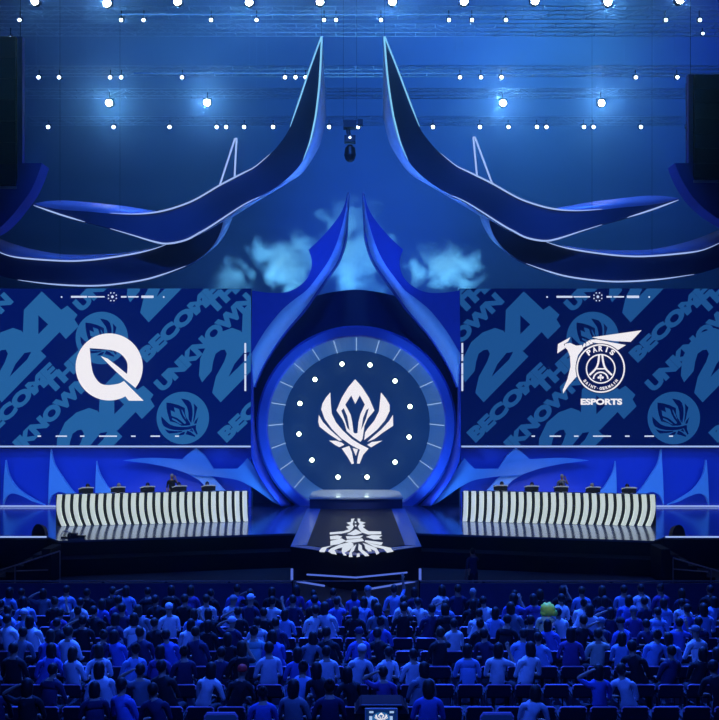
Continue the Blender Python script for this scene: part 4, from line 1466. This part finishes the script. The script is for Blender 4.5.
# ------------------------------------------------------------------ smoke
def smoke(name, c, rad, dens, scale, seed, label, col=(.8, .95, 1.)):
    mb = MB()
    mb.ball((0, 0, 0), (1, 1, 1), nu=24, nv=16)
    o = mb.build(name, [], None)
    o.location = c
    o.scale = rad
    tag(o, label, 'smoke', 'smoke over the portal', 'stuff')
    m = bpy.data.materials.new(name)
    m.use_nodes = True
    nt = m.node_tree
    nt.nodes.clear()
    out_ = nt.nodes.new('ShaderNodeOutputMaterial')
    pv = nt.nodes.new('ShaderNodeVolumeScatter')
    pv.inputs['Color'].default_value = (*col, 1)
    pv.inputs['Anisotropy'].default_value = 0.
    tc = nt.nodes.new('ShaderNodeTexCoord')
    ln = nt.nodes.new('ShaderNodeVectorMath')
    ln.operation = 'LENGTH'
    nt.links.new(tc.outputs['Object'], ln.inputs[0])
    fall = nt.nodes.new('ShaderNodeMapRange')
    fall.inputs['From Min'].default_value = .15
    fall.inputs['From Max'].default_value = 1.
    fall.inputs['To Min'].default_value = .26
    fall.inputs['To Max'].default_value = -.30
    nt.links.new(ln.outputs['Value'], fall.inputs['Value'])
    mp = nt.nodes.new('ShaderNodeMapping')
    mp.inputs['Scale'].default_value = (rad[0] * scale, rad[1] * scale, rad[2] * scale)
    mp.inputs['Location'].default_value = (seed, seed * 2, seed * 3)
    nt.links.new(tc.outputs['Object'], mp.inputs['Vector'])
    nz = nt.nodes.new('ShaderNodeTexNoise')
    nz.inputs['Scale'].default_value = 1.
    nz.inputs['Detail'].default_value = 6
    nz.inputs['Roughness'].default_value = .6
    nz.inputs['Distortion'].default_value = .9
    nt.links.new(mp.outputs['Vector'], nz.inputs['Vector'])
    ad = nt.nodes.new('ShaderNodeMath')
    ad.operation = 'ADD'
    nt.links.new(nz.outputs['Fac'], ad.inputs[0])
    nt.links.new(fall.outputs['Result'], ad.inputs[1])
    th = nt.nodes.new('ShaderNodeMapRange')
    th.inputs['From Min'].default_value = .55
    th.inputs['From Max'].default_value = 1.05
    th.inputs['To Min'].default_value = 0
    th.inputs['To Max'].default_value = dens
    nt.links.new(ad.outputs['Value'], th.inputs['Value'])
    nt.links.new(th.outputs['Result'], pv.inputs['Density'])
    nt.links.new(pv.outputs['Volume'], out_.inputs['Volume'])
    o.data.materials.append(m)
    return o


smoke('smoke_cloud', W(444, 268, 51.5), (4.0, 1.7, 2.5), 4.5, .85, 3.1, 'billowing pale cyan smoke cloud to the right of the central spire')
smoke('smoke_cloud', W(285, 262, 51.5), (3.6, 1.7, 3.2), 3.8, .8, 7.7, 'pale cyan smoke cloud to the left of the central spire')
smoke('smoke_cloud', W(355, 254, 51.8), (3.9, 1.7, 5.9), 2.4, .6, 12.4, 'tall column of light blue smoke rising between the two central spires')
smoke('smoke_cloud', W(235, 278, 52.5), (2.2, 1.2, 2.0), 3., 1.1, 5.2, 'small faint smoke puff above the inner corner of the left screen')

# ------------------------------------------------------------------ light
BLUE = (.03, .16, 1.)
SKYB = (.06, .32, 1.)
CYAN = (.14, .55, 1.)


def spot(name, loc, to, energy, col, ang=60, blend=.6, size=.3):
    l = bpy.data.lights.new(name, 'SPOT')
    l.energy = energy
    l.color = col
    l.spot_size = R(ang)
    l.spot_blend = blend
    l.shadow_soft_size = size
    o = bpy.data.objects.new(name, l)
    C.objects.link(o)
    o.location = loc
    o.rotation_euler = (Vector(to) - Vector(loc)).to_track_quat('-Z', 'Y').to_euler()
    return o


def area(name, loc, to, energy, col, sx, sy):
    l = bpy.data.lights.new(name, 'AREA')
    l.shape = 'RECTANGLE'
    l.size, l.size_y = sx, sy
    l.energy = energy
    l.color = col
    o = bpy.data.objects.new(name, l)
    C.objects.link(o)
    o.location = loc
    o.rotation_euler = (Vector(to) - Vector(loc)).to_track_quat('-Z', 'Y').to_euler()
    return o


# upper drape wash
for x, en, c in ((-20, 900, (.02, .15, 1)), (-8, 2400, (.03, .19, 1)), (4, 4000, (.03, .21, 1)), (13, 4400, (.04, .24, 1)), (-11, 700, (.05, .4, 1)), (16, 1200, (.06, .5, 1)), (26, 2600, (.01, .06, 1))):
    spot('drape_wash', (x, 61, 37), (x * 1.1, 72, 29), en, c, 110, 1.)
spot('drape_low', (0, 56, 13), (1, 72, 19), 5200, (.02, .12, 1), 62, 1.)
# beams of the large lamps, aimed at the camera, added for halos in the haze
for x, y in big_top:
    spot('lamp_beam', W(x, y, 44.4), (0, 0, 7), 350 if x not in (107, 249, 320, 392.5, 608) else 900, (.55, .85, 1), 15, .8, .12)
for x, y in [(109, 103), (207, 102.5), (503, 103), (601.5, 103)]:
    spot('lamp_beam', W(x, y, 57.5), (0, 0, 7), 2000, (.55, .9, 1), 13, .8, .12)
for x, y in spots:
    l = bpy.data.lights.new('portal_lamp_light', 'POINT')
    l.energy = 2.2
    l.color = (.8, 1, .85)
    l.shadow_soft_size = .04
    o = bpy.data.objects.new('portal_lamp_light', l)
    C.objects.link(o)
    o.location = W(x, y, 50.85)
# sails and spires
spot('up_wash', (0, 42.5, 6), (0, 45.5, 20), 5000, BLUE, 70, .8)
for s in (-1, 1):
    spot('sail_wash', (s * 9, 36, 21), (s * 9, 45, 14), 2400, BLUE, 80, 1.)
    spot('flange_wash', (s * 12, 49, 24), (s * 11, 45, 15), 3000, BLUE, 70, 1.)
    spot('edge_wash', (s * -1.5, 43, 8.5), (s * 3.2, 44.5, 18), 3500, (.10, .32, 1), 40, .8)
    spot('crescent_wash', (s * 1.5, 45.4, 12.2), (s * 6.4, 45.4, 14), 500, (.10, .32, 1), 40, .8)
    spot('spire_wash', (s * -1.2, 44.2, 5.2), (s * 4.2, 46.8, 9.6), 1300, (.05, .28, 1), 55, .8)
    # blue wall under the screens and the floor
    area('wall_wash', (s * 12, 44.9, 5.6), (s * 12, 47.5, 2.6), 230, (.03, .18, 1), 15, .5)
    spot('ring_wash', (s * 3.2, 45.6, 1.6), (s * 4.6, 48, 4.0), 500, (.05, .28, 1), 100, .9)
    area('fin_wash', (s * 13, 44.6, 1.5), (s * 13, 47.4, 2.6), 75, (.06, .26, 1), 12, .3)
    # white key on the desks and the players
    spot('desk_key', (s * 9, 28, 19), (s * 8.8, 41.6, 2.2), 6500, (.86, 1., .95), 25, .4)
    spot('deck_wash', (s * 9, 40, 22), (s * 9, 44, 1), 3000, BLUE, 60, .8)
spot('face_wash', (0, 34, 22), (0, 47, 10), 2200, BLUE, 60, .9)
spot('platform_key', (0, 42, 18), (0, 49, 1.7), 9000, (.75, .92, 1), 18, .6)
for s in (-1, 1):
    spot('runway_wash', (s * 6, 36, 12), (s * 2.1, 39, 1.2), 2000, (.06, .25, 1), 60, .9)
# smoke lighting
spot('smoke_right', (5.4, 52.5, 5.5), (4.8, 51.3, 14), 9000, CYAN, 50, .9)
spot('smoke_left', (-4.4, 52.5, 5.5), (-3.6, 51.3, 14), 9000, CYAN, 50, .9)
spot('smoke_puff', (-7, 52.8, 6.5), (-6.6, 52.3, 13), 2600, CYAN, 40, .9)
spot('smoke_mid', (0, 52.5, 5.5), (0, 51.8, 15), 13000, (.10, .45, 1), 40, .9)
for x in (-6, 0, 6):
    spot('smoke_top', (x, 47.5, 24), (x * .8, 51.8, 14.5), 9000, CYAN, 44, .9)
# audience
for x in (-9, -3, 3, 9):
    spot('crowd_wash', (x, 27.5, 14), (x, 21.5, .8), 18000, (.020, .115, 1), 58, .9)
spot('crowd_wash', (0, 10, 14), (0, 19, .8), 6000, (.02, .10, 1), 90, .9)
spot('added_hood_spot', HOODSPOT + Vector((.5, -9, 13)), HOODSPOT, 1500, (.9, 1, .35), 2.4, .5, .05)  # added lamp, brings out the green of the hood under blue light
for s in (-1, 1):
    spot('pit_wash', (s * 15, 31, 7), (s * 11.6, 34.4, 1.2), 260, (.25, .35, 1), 40, .9)
# light on the trusses from the front
for x in (-16, -5.5, 5.5, 16):
    spot('truss_wash', (x, 24, 36), (x, 52, 25.4), 5000, (.06, .28, 1), 26, 1.)
spot('horn_wash', (0, 33, 27), (0, 44, 20), 900, (.03, .2, 1), 60, 1.)

w = bpy.data.worlds.new('world')
bpy.context.scene.world = w
w.use_nodes = True
w.node_tree.nodes['Background'].inputs['Color'].default_value = (.01, .03, .12, 1)
w.node_tree.nodes['Background'].inputs['Strength'].default_value = .05
if HAZE:
    vs_ = w.node_tree.nodes.new('ShaderNodeVolumeScatter')
    vs_.inputs['Color'].default_value = (.22, .5, 1, 1)
    vs_.inputs['Density'].default_value = HAZE
    vs_.inputs['Anisotropy'].default_value = .95
    w.node_tree.links.new(vs_.outputs['Volume'], w.node_tree.nodes['World Output'].inputs['Volume'])

# ------------------------------------------------------------------ camera
cam = bpy.data.cameras.new('camera')
cam.sensor_fit = 'VERTICAL'
cam.sensor_height = 36
cam.sensor_width = 36
cam.lens = 36 * F / 720
cam.shift_x = (359.5 - CX) / 720
cam.shift_y = (HY - 360) / 720
cam.clip_end = 300
co = bpy.data.objects.new('camera', cam)
C.objects.link(co)
co.location = (0, 0, CZ)
co.rotation_euler = (R(90), 0, 0)
sc = bpy.context.scene
sc.camera = co
# camera stands inside the hall: the wall behind it is at y=0.3
bpy.data.objects['wall_front'].location.y -= 8
bpy.data.objects['floor'].location.y -= 0
sc.view_settings.view_transform = 'Standard'
sc.view_settings.look = 'None'
sc.view_settings.gamma = 1
sc.view_settings.exposure = 0
sc.view_settings.use_curve_mapping = False
for v in PROTO.values():
    bpy.data.objects.remove(v)
for v in CH.values():
    bpy.data.objects.remove(v)
sc.cycles.max_bounces = 6
sc.cycles.volume_bounces = 1
sc.cycles.volume_step_rate = 1.5
sc.cycles.use_denoising = True
